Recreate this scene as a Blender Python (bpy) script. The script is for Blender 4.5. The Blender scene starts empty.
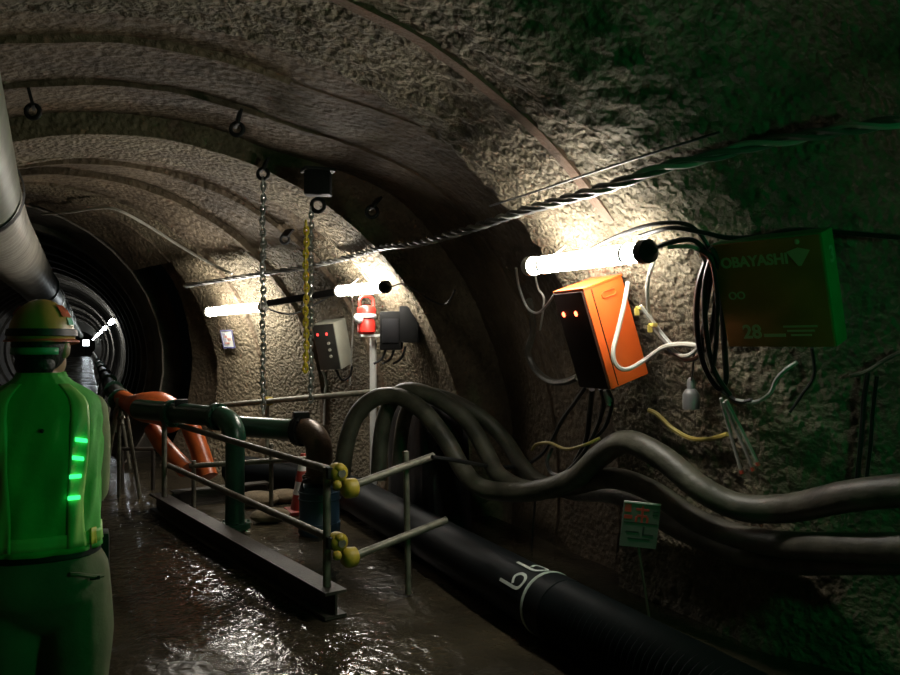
import bpy, bmesh, math, random
from mathutils import Vector, Matrix, noise
random.seed(7)
PI = math.pi
sc = bpy.context.scene
COL = sc.collection

# ------------------------------------------------------------------ camera, world, light, exposure
F = 800.0                 # focal length in pixels of the 900 px frame
H = 1.60                  # camera height
HOR = 344.0               # horizon row
TH = math.atan(362 / F)   # yaw away from the tunnel axis (+Y), to the right
CT, ST = math.cos(TH), math.sin(TH)
cam_d = bpy.data.cameras.new('camera'); cam_d.sensor_width = 36; cam_d.lens = 36 * F / 900
cam_d.shift_y = (HOR - 337.5) / 900; cam_d.clip_start = 0.05; cam_d.clip_end = 300
cam = bpy.data.objects.new('camera', cam_d); COL.objects.link(cam)
cam.location = (0, 0, H); cam.rotation_euler = (PI / 2, 0, -TH)
sc.camera = cam
w = bpy.data.worlds.new('world'); sc.world = w; w.use_nodes = True
w.node_tree.nodes['Background'].inputs[0].default_value = (0.5, 0.6, 0.55, 1)
w.node_tree.nodes['Background'].inputs[1].default_value = 0.0006
vs = sc.view_settings
vs.view_transform = 'Standard'; vs.look = 'None'; vs.gamma = 1; vs.use_curve_mapping = False
vs.exposure = 0.0
LAMP_NEAR = 72.0; LAMP_MID = 88.0; LAMP_FAR = 40.0; GREEN_W = 36.0
sc.cycles.use_denoising = True
sc.cycles.max_bounces = 6; sc.cycles.diffuse_bounces = 2; sc.cycles.glossy_bounces = 3

# ------------------------------------------------------------------ geometry helpers
def at(u, v, zc):
    xc = (u - 450) / F * zc
    return Vector((xc * CT + zc * ST, -xc * ST + zc * CT, H + (HOR - v) / F * zc))
def on_y(u, v, Y):
    d = at(u, v, 1) - Vector((0, 0, H)); t = Y / d.y
    return Vector((0, 0, H)) + d * t
def prof(Y):
    k = min(1, max(0, (Y - 7.7) / 3.5))
    return 0.35 - 1.45 * k, 0.39 + 0.96 * k, 2.87 - 0.87 * k
def flare(Y):                 # lining widened towards the camera, shaped so lamp light falls off there
    k = min(1, max(0, (3.2 - Y) / 1.0)); return 0.42 * k * k * (3 - 2 * k)
def inside(p, off=0):
    cx, cz, R = prof(p.y)
    R += flare(p.y)
    return (p.x - cx) ** 2 + (p.z - cz) ** 2 < (R - off) ** 2
def W(u, v, off=0.0):
    o = Vector((0, 0, H)); d = at(u, v, 1) - o
    t = 1.0
    while t < 90 and inside(o + d * t, off): t += 0.05
    a, b = t - 0.05, t
    for _ in range(12):
        m = (a + b) / 2
        if inside(o + d * m, off): a = m
        else: b = m
    return o + d * a
def wall_frame(p):
    """inward normal, along, up of the lining at p"""
    def g(q):
        cx, cz, R = prof(q.y); return R - math.hypot(q.x - cx, q.z - cz)
    e = 0.01
    n = Vector((g(p + Vector((e, 0, 0))) - g(p - Vector((e, 0, 0))), g(p + Vector((0, e, 0))) - g(p - Vector((0, e, 0))), g(p + Vector((0, 0, e))) - g(p - Vector((0, 0, e))))).normalized()
    al = Vector((-n.y, n.x, 0)).normalized()
    if al.y > 0: al = -al            # along points towards the camera
    up = al.cross(n).normalized()
    if up.z < 0: up = -up
    return n, al, up
def P(t):
    if len(t) == 4: return Vector(t[:3])
    u, v, k = t
    return W(u, v, k) if k < 1.5 else at(u, v, k)
def smooth(pts, n=6):
    pts = [Vector(p) for p in pts]
    if len(pts) < 3: return pts
    out = []
    for i in range(len(pts) - 1):
        p0 = pts[max(i - 1, 0)]; p1 = pts[i]; p2 = pts[i + 1]; p3 = pts[min(i + 2, len(pts) - 1)]
        for j in range(n):
            t = j / n
            out.append(0.5 * ((2 * p1) + (p2 - p0) * t + (2 * p0 - 5 * p1 + 4 * p2 - p3) * t * t + (3 * p1 - p0 - 3 * p2 + p3) * t ** 3))
    out.append(pts[-1]); return out

class MB:
    def __init__(s): s.v = []; s.f = []
    def quadgrid(s, rows, closed_u=False, closed_v=False):
        b = len(s.v); n = len(rows[0]); m = len(rows)
        for r in rows: s.v += [tuple(p) for p in r]
        for i in range(m if closed_v else m - 1):
            i2 = (i + 1) % m
            for j in range(n if closed_u else n - 1):
                j2 = (j + 1) % n
                s.f.append((b + i * n + j, b + i * n + j2, b + i2 * n + j2, b + i2 * n + j))
        return b
    def tube(s, pts, r, n=8, caps=True, sm=0):
        pts = smooth(pts, sm) if sm else [Vector(p) for p in pts]
        rr = r if isinstance(r, (list, tuple)) else None
        m = len(pts); rows = []
        t0 = (pts[1] - pts[0]).normalized()
        a = Vector((0, 0, 1)) if abs(t0.z) < 0.9 else Vector((1, 0, 0))
        x = t0.cross(a).normalized()
        for i, p in enumerate(pts):
            t = (pts[min(i + 1, m - 1)] - pts[max(i - 1, 0)])
            t = t.normalized() if t.length > 1e-9 else t0
            x = (x - t * x.dot(t)).normalized(); y = t.cross(x)
            if rr:
                f_ = i / (m - 1) * (len(rr) - 1); k_ = min(int(f_), len(rr) - 2); q = rr[k_] + (rr[k_ + 1] - rr[k_]) * (f_ - k_)
            else: q = r
            rows.append([p + (x * math.cos(2 * PI * k / n) + y * math.sin(2 * PI * k / n)) * q for k in range(n)])
        b = s.quadgrid(rows, True)
        if caps:
            s.f.append(tuple(b + k for k in range(n))[::-1]); s.f.append(tuple(b + (m - 1) * n + k for k in range(n)))
        return s
    def cyl(s, p0, p1, r, n=12, r1=None):
        return s.tube([p0, p1], [r, r if r1 is None else r1], n)
    def box(s, c, sx, sy, sz, ax=None, bevel=0.0):
        c = Vector(c); X, Y, Z = ax if ax else (Vector((1, 0, 0)), Vector((0, 1, 0)), Vector((0, 0, 1)))
        hx, hy, hz = sx / 2, sy / 2, sz / 2
        if bevel <= 0:
            b = len(s.v)
            for k in (-1, 1):
                for j in (-1, 1):
                    for i in (-1, 1): s.v.append(tuple(c + X * i * hx + Y * j * hy + Z * k * hz))
            for f in ((0, 2, 3, 1), (4, 5, 7, 6), (0, 1, 5, 4), (2, 6, 7, 3), (0, 4, 6, 2), (1, 3, 7, 5)): s.f.append(tuple(b + q for q in f))
            return s
        bm = bmesh.new(); bmesh.ops.create_cube(bm, size=1)
        for vv in bm.verts: vv.co = Vector((vv.co.x * sx, vv.co.y * sy, vv.co.z * sz))
        bmesh.ops.bevel(bm, geom=bm.edges[:], offset=bevel, segments=2, affect='EDGES', profile=0.7)
        bm.verts.ensure_lookup_table(); bm.verts.index_update(); b = len(s.v)
        for vv in bm.verts: s.v.append(tuple(c + X * vv.co.x + Y * vv.co.y + Z * vv.co.z))
        for f in bm.faces: s.f.append(tuple(b + q.index for q in f.verts))
        bm.free(); return s
    def ell(s, c, rx, ry, rz, n=16, m=10, z0=-1.0, z1=1.0, ax=None):
        c = Vector(c); X, Y, Z = ax if ax else (Vector((1, 0, 0)), Vector((0, 1, 0)), Vector((0, 0, 1)))
        rows = []
        a0, a1 = math.asin(z0), math.asin(z1)
        for i in range(m + 1):
            a = a0 + (a1 - a0) * i / m
            q = max(math.cos(a), 1e-4)
            rows.append([c + X * rx * q * math.cos(2 * PI * k / n) + Y * ry * q * math.sin(2 * PI * k / n) + Z * rz * math.sin(a) for k in range(n)])
        b = s.quadgrid(rows, True)
        s.f.append(tuple(b + k for k in range(n))[::-1]); s.f.append(tuple(b + m * n + k for k in range(n)))
        return s
    def lathe(s, c, prof_, n=20, axis=(0, 0, 1), caps=True):
        c = Vector(c); Z = Vector(axis).normalized(); a = Vector((1, 0, 0)) if abs(Z.x) < 0.9 else Vector((0, 1, 0))
        X = Z.cross(a).normalized(); Y = Z.cross(X)
        rows = [[c + Z * h + (X * math.cos(2 * PI * k / n) + Y * math.sin(2 * PI * k / n)) * r for k in range(n)] for r, h in prof_]
        b = s.quadgrid(rows, True)
        if caps:
            s.f.append(tuple(b + k for k in range(n))[::-1]); s.f.append(tuple(b + (len(rows) - 1) * n + k for k in range(n)))
        return s
    def torus(s, c, R, r, axis, n=20, m=8, squash=1.0, ax2=None):
        c = Vector(c); Z = Vector(axis).normalized()
        if ax2 is None:
            a = Vector((0, 0, 1)) if abs(Z.z) < 0.9 else Vector((1, 0, 0)); X = Z.cross(a).normalized()
        else: X = Vector(ax2).normalized()
        Y = Z.cross(X); rows = []
        for i in range(n):
            t = 2 * PI * i / n; e = X * math.cos(t) + Y * math.sin(t); p = c + X * R * math.cos(t) + Y * R * squash * math.sin(t)
            rows.append([p + (e * math.cos(2 * PI * k / m) + Z * math.sin(2 * PI * k / m)) * r for k in range(m)])
        s.quadgrid(rows, True, True); return s
    def mesh(s, name, mat, flat=False):
        me = bpy.data.meshes.new(name); me.from_pydata(s.v, [], s.f); me.update()
        bm = bmesh.new(); bm.from_mesh(me); bmesh.ops.recalc_face_normals(bm, faces=bm.faces[:]); bm.to_mesh(me); bm.free()
        if mat: me.materials.append(mat)
        if not flat:
            for p in me.polygons: p.use_smooth = True
            try: me.set_sharp_from_angle(angle=math.radians(40))
            except Exception: pass
        return me
    def build(s, name, mat, parent=None, flat=False, label=None):
        o = bpy.data.objects.new(name, s.mesh(name, mat, flat)); COL.objects.link(o)
        if parent is not None: attach(o, parent)
        if label: o['label'] = label
        return o
def root_loc(p):
    m = Vector((0, 0, 0))
    q = p
    while q is not None: m = m + q.location; q = q.parent
    return m
def attach(o, parent):
    o.parent = parent
    o.matrix_parent_inverse = Matrix.Translation(-(root_loc(parent)) if parent.type == 'EMPTY' else Vector((0, 0, 0)))
def tag(o, label, cat, group=None, kind=None):
    o['label'] = label; o['category'] = cat
    if group: o['group'] = group
    if kind: o['kind'] = kind
    return o
def thing(name, loc, label, cat, group=None):
    o = bpy.data.objects.new(name, None); COL.objects.link(o); o.location = loc; o.empty_display_size = 0.05
    return tag(o, label, cat, group)
def struct(name, loc=(0, 0, 0)):
    o = bpy.data.objects.new(name, None); COL.objects.link(o); o.location = loc; o['kind'] = 'structure'; return o

# ------------------------------------------------------------------ materials
def mat(name, col, rough=0.6, metal=0.0, emit=None, es=0, var=0.0, vscale=8.0, col2=None, bump=0.0, bscale=60.0, spec=0.5, coat=0.0):
    m = bpy.data.materials.new(name); m.use_nodes = True; nt = m.node_tree; b = nt.nodes['Principled BSDF']
    b.inputs['Base Color'].default_value = (*col, 1); b.inputs['Roughness'].default_value = rough; b.inputs['Metallic'].default_value = metal
    b.inputs['Specular IOR Level'].default_value = spec; b.inputs['Coat Weight'].default_value = coat
    if emit: b.inputs['Emission Color'].default_value = (*emit, 1); b.inputs['Emission Strength'].default_value = es
    tc = nt.nodes.new('ShaderNodeTexCoord')
    nz = nt.nodes.new('ShaderNodeTexNoise'); nz.inputs['Scale'].default_value = vscale; nz.inputs['Detail'].default_value = 5
    nt.links.new(tc.outputs['Object'], nz.inputs['Vector'])
    rp = nt.nodes.new('ShaderNodeValToRGB')
    c2 = col2 if col2 else tuple(c * (1 - var) for c in col)
    if var > 0 or col2:
        rp.color_ramp.elements[0].position = 0.35; rp.color_ramp.elements[1].position = 0.65
        rp.color_ramp.elements[0].color = (*c2, 1); rp.color_ramp.elements[1].color = (*col, 1)
        nt.links.new(nz.outputs['Fac'], rp.inputs['Fac']); nt.links.new(rp.outputs['Color'], b.inputs['Base Color'])
    if bump > 0:
        n2 = nt.nodes.new('ShaderNodeTexNoise'); n2.inputs['Scale'].default_value = bscale; n2.inputs['Detail'].default_value = 4
        nt.links.new(tc.outputs['Object'], n2.inputs['Vector'])
        bp = nt.nodes.new('ShaderNodeBump'); bp.inputs['Strength'].default_value = bump; bp.inputs['Distance'].default_value = 0.02
        nt.links.new(n2.outputs['Fac'], bp.inputs['Height']); nt.links.new(bp.outputs['Normal'], b.inputs['Normal'])
    return m
def concrete(name, c1, c2, c3, strength=0.8, scale=26, vor=14):
    m = bpy.data.materials.new(name); m.use_nodes = True; nt = m.node_tree; b = nt.nodes['Principled BSDF']
    N = nt.nodes.new; L = nt.links.new
    tc = N('ShaderNodeTexCoord')
    n1 = N('ShaderNodeTexNoise'); n1.inputs['Scale'].default_value = 1.3; n1.inputs['Detail'].default_value = 8; n1.inputs['Roughness'].default_value = 0.65
    n2 = N('ShaderNodeTexNoise'); n2.inputs['Scale'].default_value = scale; n2.inputs['Detail'].default_value = 5; n2.inputs['Roughness'].default_value = 0.6
    vo = N('ShaderNodeTexVoronoi'); vo.inputs['Scale'].default_value = vor; vo.feature = 'SMOOTH_F1'
    n3 = N('ShaderNodeTexNoise'); n3.inputs['Scale'].default_value = 9; n3.inputs['Detail'].default_value = 6
    for x in (n1, n2, n3): L(tc.outputs['Object'], x.inputs['Vector'])
    ad = N('ShaderNodeMixRGB'); ad.inputs[0].default_value = 0.035; L(tc.outputs['Object'], ad.inputs[1]); L(n2.outputs['Color'], ad.inputs[2]); L(ad.outputs[0], vo.inputs['Vector'])
    rp = N('ShaderNodeValToRGB'); e = rp.color_ramp.elements
    e[0].position = 0.36; e[0].color = (*c2, 1); e[1].position = 0.62; e[1].color = (*c1, 1)
    k = rp.color_ramp.elements.new(0.78); k.color = (*c3, 1)
    L(n1.outputs['Fac'], rp.inputs['Fac'])
    mx = N('ShaderNodeMixRGB'); mx.blend_type = 'MULTIPLY'; mx.inputs[0].default_value = 0.55
    r2 = N('ShaderNodeValToRGB'); r2.color_ramp.elements[0].position = 0.3; r2.color_ramp.elements[0].color = (0.45, 0.43, 0.4, 1); r2.color_ramp.elements[1].position = 0.7; r2.color_ramp.elements[1].color = (1.15, 1.1, 1.05, 1)
    L(n3.outputs['Fac'], r2.inputs['Fac']); L(rp.outputs['Color'], mx.inputs[1]); L(r2.outputs['Color'], mx.inputs[2]); L(mx.outputs[0], b.inputs['Base Color'])
    sm = N('ShaderNodeMath'); sm.operation = 'MULTIPLY_ADD'; sm.inputs[1].default_value = -1.1
    L(vo.outputs['Distance'], sm.inputs[0]); L(n2.outputs['Fac'], sm.inputs[2])
    bp = N('ShaderNodeBump'); bp.inputs['Strength'].default_value = strength; bp.inputs['Distance'].default_value = 0.04
    L(sm.outputs[0], bp.inputs['Height']); L(bp.outputs['Normal'], b.inputs['Normal'])
    b.inputs['Roughness'].default_value = 0.75; b.inputs['Specular IOR Level'].default_value = 0.35
    return m
M = {}
M['shot'] = concrete('shotcrete', (0.165, 0.140, 0.094), (0.09, 0.074, 0.047), (0.22, 0.192, 0.138), 1.0, 26, 33)
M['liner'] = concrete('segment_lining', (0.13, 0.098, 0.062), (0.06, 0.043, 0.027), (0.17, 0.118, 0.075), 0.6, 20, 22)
M['rib'] = concrete('rib_concrete', (0.17, 0.14, 0.09), (0.095, 0.073, 0.045), (0.22, 0.18, 0.125), 0.8, 22, 28)
M['farlin'] = concrete('far_lining', (0.16, 0.145, 0.12), (0.09, 0.078, 0.065), (0.21, 0.19, 0.165), 0.4, 15, 9)
M['rust'] = mat('rusty_strip', (0.11, 0.062, 0.036), 0.8, col2=(0.08, 0.052, 0.034), vscale=7, bump=0.4)
def wet_floor():
    m = bpy.data.materials.new('wet_floor'); m.use_nodes = True; nt = m.node_tree; b = nt.nodes['Principled BSDF']; N = nt.nodes.new; L = nt.links.new
    tc = N('ShaderNodeTexCoord')
    n1 = N('ShaderNodeTexNoise'); n1.inputs['Scale'].default_value = 1.6; n1.inputs['Detail'].default_value = 7
    n2 = N('ShaderNodeTexNoise'); n2.inputs['Scale'].default_value = 13.0; n2.inputs['Detail'].default_value = 3; n2.inputs['Distortion'].default_value = 0.6
    n3 = N('ShaderNodeTexNoise'); n3.inputs['Scale'].default_value = 0.7; n3.inputs['Detail'].default_value = 4
    for x in (n1, n2, n3): L(tc.outputs['Object'], x.inputs['Vector'])
    rp = N('ShaderNodeValToRGB'); e = rp.color_ramp.elements; e[0].position = 0.35; e[0].color = (0.022, 0.018, 0.012, 1); e[1].position = 0.68; e[1].color = (0.055, 0.044, 0.027, 1)
    L(n1.outputs['Fac'], rp.inputs['Fac']); L(rp.outputs['Color'], b.inputs['Base Color'])
    rr = N('ShaderNodeValToRGB'); e = rr.color_ramp.elements; e[0].position = 0.42; e[0].color = (0.06, 0.06, 0.06, 1); e[1].position = 0.62; e[1].color = (0.3, 0.3, 0.3, 1)
    L(n3.outputs['Fac'], rr.inputs['Fac']); L(rr.outputs['Color'], b.inputs['Roughness'])
    bp = N('ShaderNodeBump'); bp.inputs['Strength'].default_value = 0.42; bp.inputs['Distance'].default_value = 0.03
    L(n2.outputs['Fac'], bp.inputs['Height']); L(bp.outputs['Normal'], b.inputs['Normal'])
    b.inputs['IOR'].default_value = 1.33
    return m
M['floor'] = wet_floor()
M['steel'] = mat('galvanised_pipe', (0.21, 0.20, 0.155), 0.5, 0.5, var=0.45, vscale=14, bump=0.15)
M['beam'] = mat('dark_steel_beam', (0.045, 0.038, 0.03), 0.55, 0.3, var=0.5, vscale=6, bump=0.3)
M['green_pipe'] = mat('green_painted_pipe', (0.012, 0.055, 0.03), 0.28, 0.0, var=0.5, vscale=5, bump=0.08)
M['brown_pipe'] = mat('rusty_elbow', (0.075, 0.045, 0.025), 0.35, 0.3, col2=(0.04, 0.028, 0.018), vscale=8, bump=0.2)
M['black_metal'] = mat('black_metal', (0.010, 0.010, 0.010), 0.6, 0.0, var=0.3, spec=0.2)
M['blue_drum'] = mat('blue_paint', (0.02, 0.05, 0.085), 0.45, 0, var=0.5, vscale=7, bump=0.1)
M['orange_hose'] = mat('orange_rubber', (0.50, 0.10, 0.02), 0.35, 0, var=0.25, vscale=9)
M['yellow_cap'] = mat('yellow_rubber_cap', (0.45, 0.33, 0.03), 0.5, 0, var=0.3, vscale=20)
M['hose'] = mat('grey_hose', (0.085, 0.08, 0.058), 0.5, 0, var=0.6, vscale=7, bump=0.25, bscale=25)
M['black_cable'] = mat('black_cable', (0.012, 0.012, 0.013), 0.4, 0, var=0.2)
M['grey_cable'] = mat('grey_cable', (0.32, 0.32, 0.29), 0.45, 0, var=0.2)
M['white_cable'] = mat('pale_cable', (0.42, 0.4, 0.35), 0.5, 0, var=0.2)
M['yellow_cable'] = mat('yellow_cable', (0.42, 0.33, 0.07), 0.5, 0, var=0.2)
M['strand'] = mat('twisted_strand', (0.11, 0.11, 0.11), 0.35, 0, var=0.3)
M['red_tip'] = mat('red_tip', (0.5, 0.05, 0.03), 0.5)
M['orange_box'] = mat('orange_enamel', (0.62, 0.095, 0.012), 0.4, 0, var=0.08, vscale=6)
M['panel_grey'] = mat('dark_grey_panel', (0.03, 0.03, 0.026), 0.4, 0, var=0.3)
M['panel_dark'] = mat('dark_panel', (0.03, 0.012, 0.008), 0.5, 0, var=0.3, spec=0.12)
M['grey_box'] = mat('grey_enamel', (0.33, 0.33, 0.27), 0.45, 0, var=0.12)
M['led'] = mat('red_led', (0.4, 0.02, 0.01), 0.3, 0, (1.0, 0.12, 0.05), 9)
M['led_dim'] = mat('red_display', (0.4, 0.02, 0.01), 0.3, 0, (1.0, 0.06, 0.05), 2.5)
M['case_or'] = mat('orange_case', (0.34, 0.10, 0.02), 0.55, 0, var=0.25, vscale=6)
M['case_side'] = mat('green_lit_case_side', (0.05, 0.22, 0.07), 0.5, 0, var=0.2)  # orange case's side tinted green, the green lamp's light put into the colour
M['print_pale'] = mat('pale_print', (0.34, 0.30, 0.18), 0.6)
M['white_enamel'] = mat('white_enamel', (0.6, 0.6, 0.58), 0.4, 0, var=0.1)
M['tube'] = mat('lit_tube', (0.9, 0.9, 0.9), 0.4, 0, (1.0, 0.95, 0.84), LAMP_NEAR)
M['tube_mid'] = mat('lit_tube_mid', (0.9, 0.9, 0.9), 0.4, 0, (1.0, 0.94, 0.83), LAMP_MID)
M['tube_far'] = mat('lit_tube_far', (0.9, 0.9, 0.9), 0.4, 0, (0.9, 0.97, 1.0), LAMP_FAR)
M['chain'] = mat('chain_steel', (0.35, 0.35, 0.34), 0.35, 0.5, var=0.3, vscale=20)
M['yellow_chain'] = mat('yellow_chain', (0.9, 0.65, 0.05), 0.45, 0.0, var=0.2, vscale=30)
M['red'] = mat('red_enamel', (0.65, 0.03, 0.02), 0.35, 0, var=0.15)
M['white'] = mat('white_plastic', (0.65, 0.65, 0.62), 0.5, 0, var=0.1)
M['cone_red'] = mat('cone_red', (0.3, 0.03, 0.02), 0.5, 0, var=0.2)
M['pipe_black'] = mat('black_polyethylene', (0.006, 0.008, 0.009), 0.5, 0, var=0.3, vscale=6, spec=0.08)
M['paint_white'] = mat('white_paint', (0.5, 0.55, 0.5), 0.6, 0, var=0.2, vscale=40)
M['paper'] = mat('paper_white', (0.5, 0.52, 0.47), 0.7, 0, var=0.1)
M['ink'] = mat('black_ink', (0.02, 0.02, 0.02), 0.7)
M['ink_red'] = mat('red_ink', (0.45, 0.04, 0.03), 0.7)
M['ink_blue'] = mat('blue_ink', (0.10, 0.10, 0.2), 0.7)
M['duct'] = mat('vinyl_duct', (0.20, 0.215, 0.16), 0.45, 0, var=0.35, vscale=3, bump=0.2, bscale=10)
M['duct2'] = mat('spiral_duct', (0.36, 0.34, 0.29), 0.45, 0.1, var=0.35, vscale=4, bump=0.15, bscale=14)
M['wood'] = mat('wet_plank', (0.13, 0.11, 0.085), 0.6, 0, spec=0.2, var=0.5, vscale=5, bump=0.2)
M['skin'] = mat('skin', (0.42, 0.24, 0.16), 0.5)
M['hair'] = mat('black_hair', (0.012, 0.011, 0.01), 0.55, 0, bump=0.3, bscale=80)
M['vest'] = mat('lime_mesh_vest', (0.16, 0.60, 0.12), 0.7, 0, var=0.18, vscale=9, bump=0.25, bscale=14)
M['vest_tape'] = mat('vest_tape', (0.45, 0.8, 0.22), 0.4, 0, var=0.15, vscale=12)
M['vest_led'] = mat('vest_green_light', (0.1, 0.9, 0.3), 0.3, 0, (0.05, 1.0, 0.28), 1.6)
M['yellow_patch'] = mat('yellow_patch', (0.7, 0.6, 0.08), 0.5)
M['jacket'] = mat('beige_workwear', (0.36, 0.36, 0.2), 0.8, 0, var=0.2, vscale=8, bump=0.3, bscale=14)
M['trousers'] = mat('beige_trousers', (0.19, 0.185, 0.11), 0.8, 0, var=0.25, vscale=7, bump=0.35, bscale=12)
M['boots'] = mat('rubber_boots', (0.02, 0.02, 0.02), 0.4)
M['belt'] = mat('dark_belt', (0.015, 0.015, 0.015), 0.5)
M['helmet'] = mat('helmet_shell', (0.50, 0.30, 0.07), 0.35, 0, var=0.25, vscale=6)
M['helmet_red'] = mat('helmet_red', (0.55, 0.10, 0.04), 0.4)
M['sticker'] = mat('teal_sticker', (0.15, 0.6, 0.42), 0.5)
M['strap'] = mat('black_strap', (0.01, 0.012, 0.013), 0.5)
M['refl'] = mat('green_strap', (0.06, 0.4, 0.18), 0.4)
M['green_lamp'] = mat('green_lens', (0.05, 0.5, 0.15), 0.3, 0, (0.02, 1.0, 0.22), 6)

# ------------------------------------------------------------------ structure: tunnel lining
wall_right = struct('wall_right'); wall_left = struct('wall_left'); ceiling = struct('ceiling')
def lining(Y0, Y1, s0, s1, parent, m, dr=0.0, res=0.035, amp=0.012, big=0.03, flange=0.6, shade_recess=False):
    ny = max(2, int((Y1 - Y0) / res) + 1)
    cx, cz, R = prof((Y0 + Y1) / 2)
    ns = max(4, int((s1 - s0) * (PI + 0.5) * R / res))
    rows = []
    for i in range(ny + 1):
        Y = Y0 + (Y1 - Y0) * i / ny
        cx, cz, R = prof(Y); p0 = math.asin(-min(0.99, cz / R)) - 0.02
        row = []
        for j in range(ns + 1):
            s = s0 + (s1 - s0) * j / ns
            a = p0 + (PI - 2 * p0) * s
            ca, sa = math.cos(a), math.sin(a)
            q = Vector((cx + R * ca, Y, cz + R * sa))
            d = amp * (noise.noise(q * 14) + 0.6 * noise.noise(q * 29)) + big * noise.noise(q * 1.7) if amp else 0
            kn = min(1, max(0, (0.42 - s) / 0.16)) if shade_recess else 0
            r = R + dr + d + flare(Y) + 0.34 * kn * kn * (3 - 2 * kn)
            row.append((cx + r * ca, Y, cz + r * sa))
        rows.append(row)
    def fl(row, Y):
        cx, cz, R = prof(Y); out = []
        for p in row:
            e = Vector((p[0] - cx, 0, p[2] - cz)); e = e.normalized() * (e.length + flange); out.append((cx + e.x, Y, cz + e.z))
        return out
    rows = [fl(rows[0], Y0)] + rows + [fl(rows[-1], Y1)]
    mb = MB(); mb.quadgrid(rows)
    return mb.build('lining_ring', m, parent)
# ring list along the near chamber: (Y0, Y1, radius offset, material, amp, big)
RINGS = [(-3.2, -1.6, 0.0, 'shot', 0.014, 0.04), (-1.6, 0.0, 0.0, 'shot', 0.014, 0.04), (0.0, 1.45, 0.0, 'shot', 0.014, 0.04), (1.45, 2.78, 0.0, 'shot', 0.018, 0.02),
         (2.78, 3.52, 0.0, 'shot', 0.022, 0.02), (3.52, 4.35, 0.0, 'shot', 0.022, 0.02), (4.35, 5.02, 0.13, 'liner', 0.006, 0.015),
         (5.02, 5.85, 0.12, 'liner', 0.006, 0.015), (5.85, 6.62, 0.10, 'liner', 0.006, 0.015), (6.62, 7.42, -0.06, 'rib', 0.008, 0.012),
         (7.42, 8.15, 0.05, 'liner', 0.006, 0.02), (8.15, 8.9, 0.06, 'liner', 0.006, 0.03), (8.9, 9.65, 0.03, 'liner', 0.006, 0.03),
         (9.65, 10.4, 0.05, 'rib', 0.008, 0.03), (10.4, 11.2, 0.03, 'liner', 0.008, 0.03)]
for (a, b, dr, m, amp, big) in RINGS:
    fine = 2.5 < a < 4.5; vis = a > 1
    shade_recess = 4.3 < a < 6.6; back = a > 10.3  # right-wall rings set deeper here, shaped to hold shade
    lining(a, b, 0.0, 0.30, wall_right, M['liner'] if shade_recess or back else M['shot'] if m in ('liner', 'shot') else M['rib'], dr + (0.35 if back else 0), 0.03 if fine else (0.045 if vis else 0.12), max(amp, 0.012), big, shade_recess=shade_recess)  # darker liner on the deepened wall rings stands in for shade
    lining(a, b, 0.30, 0.74, ceiling, M[m], dr, 0.03 if fine else (0.045 if vis else 0.12), amp, big, shade_recess=shade_recess)
    lining(a, b, 0.74, 1.0, wall_left, M[m], dr, 0.10, amp, big)
# rust-stained joint between the two shotcrete rings over the orange box
def arch(name, Y0, Y1, dr, m, s0=0.0, s1=1.0, n=90, parent=None, wob=0.0):
    mb = MB(); rows = []
    for j in range(n + 1):
        s = s0 + (s1 - s0) * j / n; row = []
        for (Y, o) in ((Y0, 0.4), (Y0, dr), (Y1, dr), (Y1, 0.4)):
            cx, cz, R = prof(Y); p0 = math.asin(-cz / R) - 0.02; a = p0 + (PI - 2 * p0) * s
            r = R + o + wob * noise.noise(Vector((s * 30, Y, 3)))
            row.append((cx + r * math.cos(a), Y, cz + r * math.sin(a)))
        rows.append(row)
    mb.quadgrid(rows)
    o = mb.build(name, m, parent)
    if parent is None: o['kind'] = 'structure'
    return o
arch('trim_1', 3.485, 3.56, -0.012, M['rust'], s0=0.25, wob=0.012)
tn = 2
for Y in (6.60, 7.38):
    arch('trim_%d' % tn, Y, Y + 0.06, -0.06, M['rib'], wob=0.01); tn += 1
for Y in (5.0, 5.83):
    arch('trim_%d' % tn, Y, Y + 0.05, 0.08, M['liner'], s0=0.42, wob=0.012); tn += 1
for Y in (8.13, 8.88, 9.63):
    arch('trim_%d' % tn, Y, Y + 0.04, 0.0, M['liner'], wob=0.012); tn += 1
# far tunnel
Y = 11.2
while Y < 118:
    L_ = 2.0 if Y < 40 else 13.0
    for (s0, s1, par) in ((0, 0.3, wall_right), (0.3, 0.74, ceiling), (0.74, 1.0, wall_left)):
        lining(Y, Y + L_, s0, s1, par, M['farlin'], 0.0, 0.25 if L_ < 3 else 0.4, 0.0, 0.0, 0.02)
    Y += L_
Yr = 12.7
while Yr < 60:
    arch('trim_%d' % tn, Yr, Yr + 0.22, -0.09, M['farlin'], n=40); tn += 1
    Yr += 1.5 if Yr < 30 else 3.0
mb = MB(); cx, cz, R = prof(100); mb.ell((cx, 118, cz), R + .2, .05, R + .2, 24, 8); e_ = mb.build('wall_far', M['farlin']); e_['kind'] = 'structure'
mb = MB(); cx, cz, R = prof(0); mb.ell((cx, -3.25, cz), R + .2, .05, R + .2, 24, 8); e_ = mb.build('wall_back', M['shot']); e_['kind'] = 'structure'
# floor
rows = []
ys = [-3.3 + 0.12 * i for i in range(125)] + [11.8 + 2 * i for i in range(54)]
for Y in ys:
    rows.append([(-3.1 + 6.5 * i / 60, Y, (0.018 * noise.noise(Vector((i * 0.14, Y * 1.1, 0))) + 0.008 * noise.noise(Vector((i * 0.5, Y * 4, 5)))) if Y < 12 else 0) for i in range(61)])
mb = MB(); mb.quadgrid(rows); fl = mb.build('floor', M['floor']); fl['kind'] = 'structure'

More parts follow.
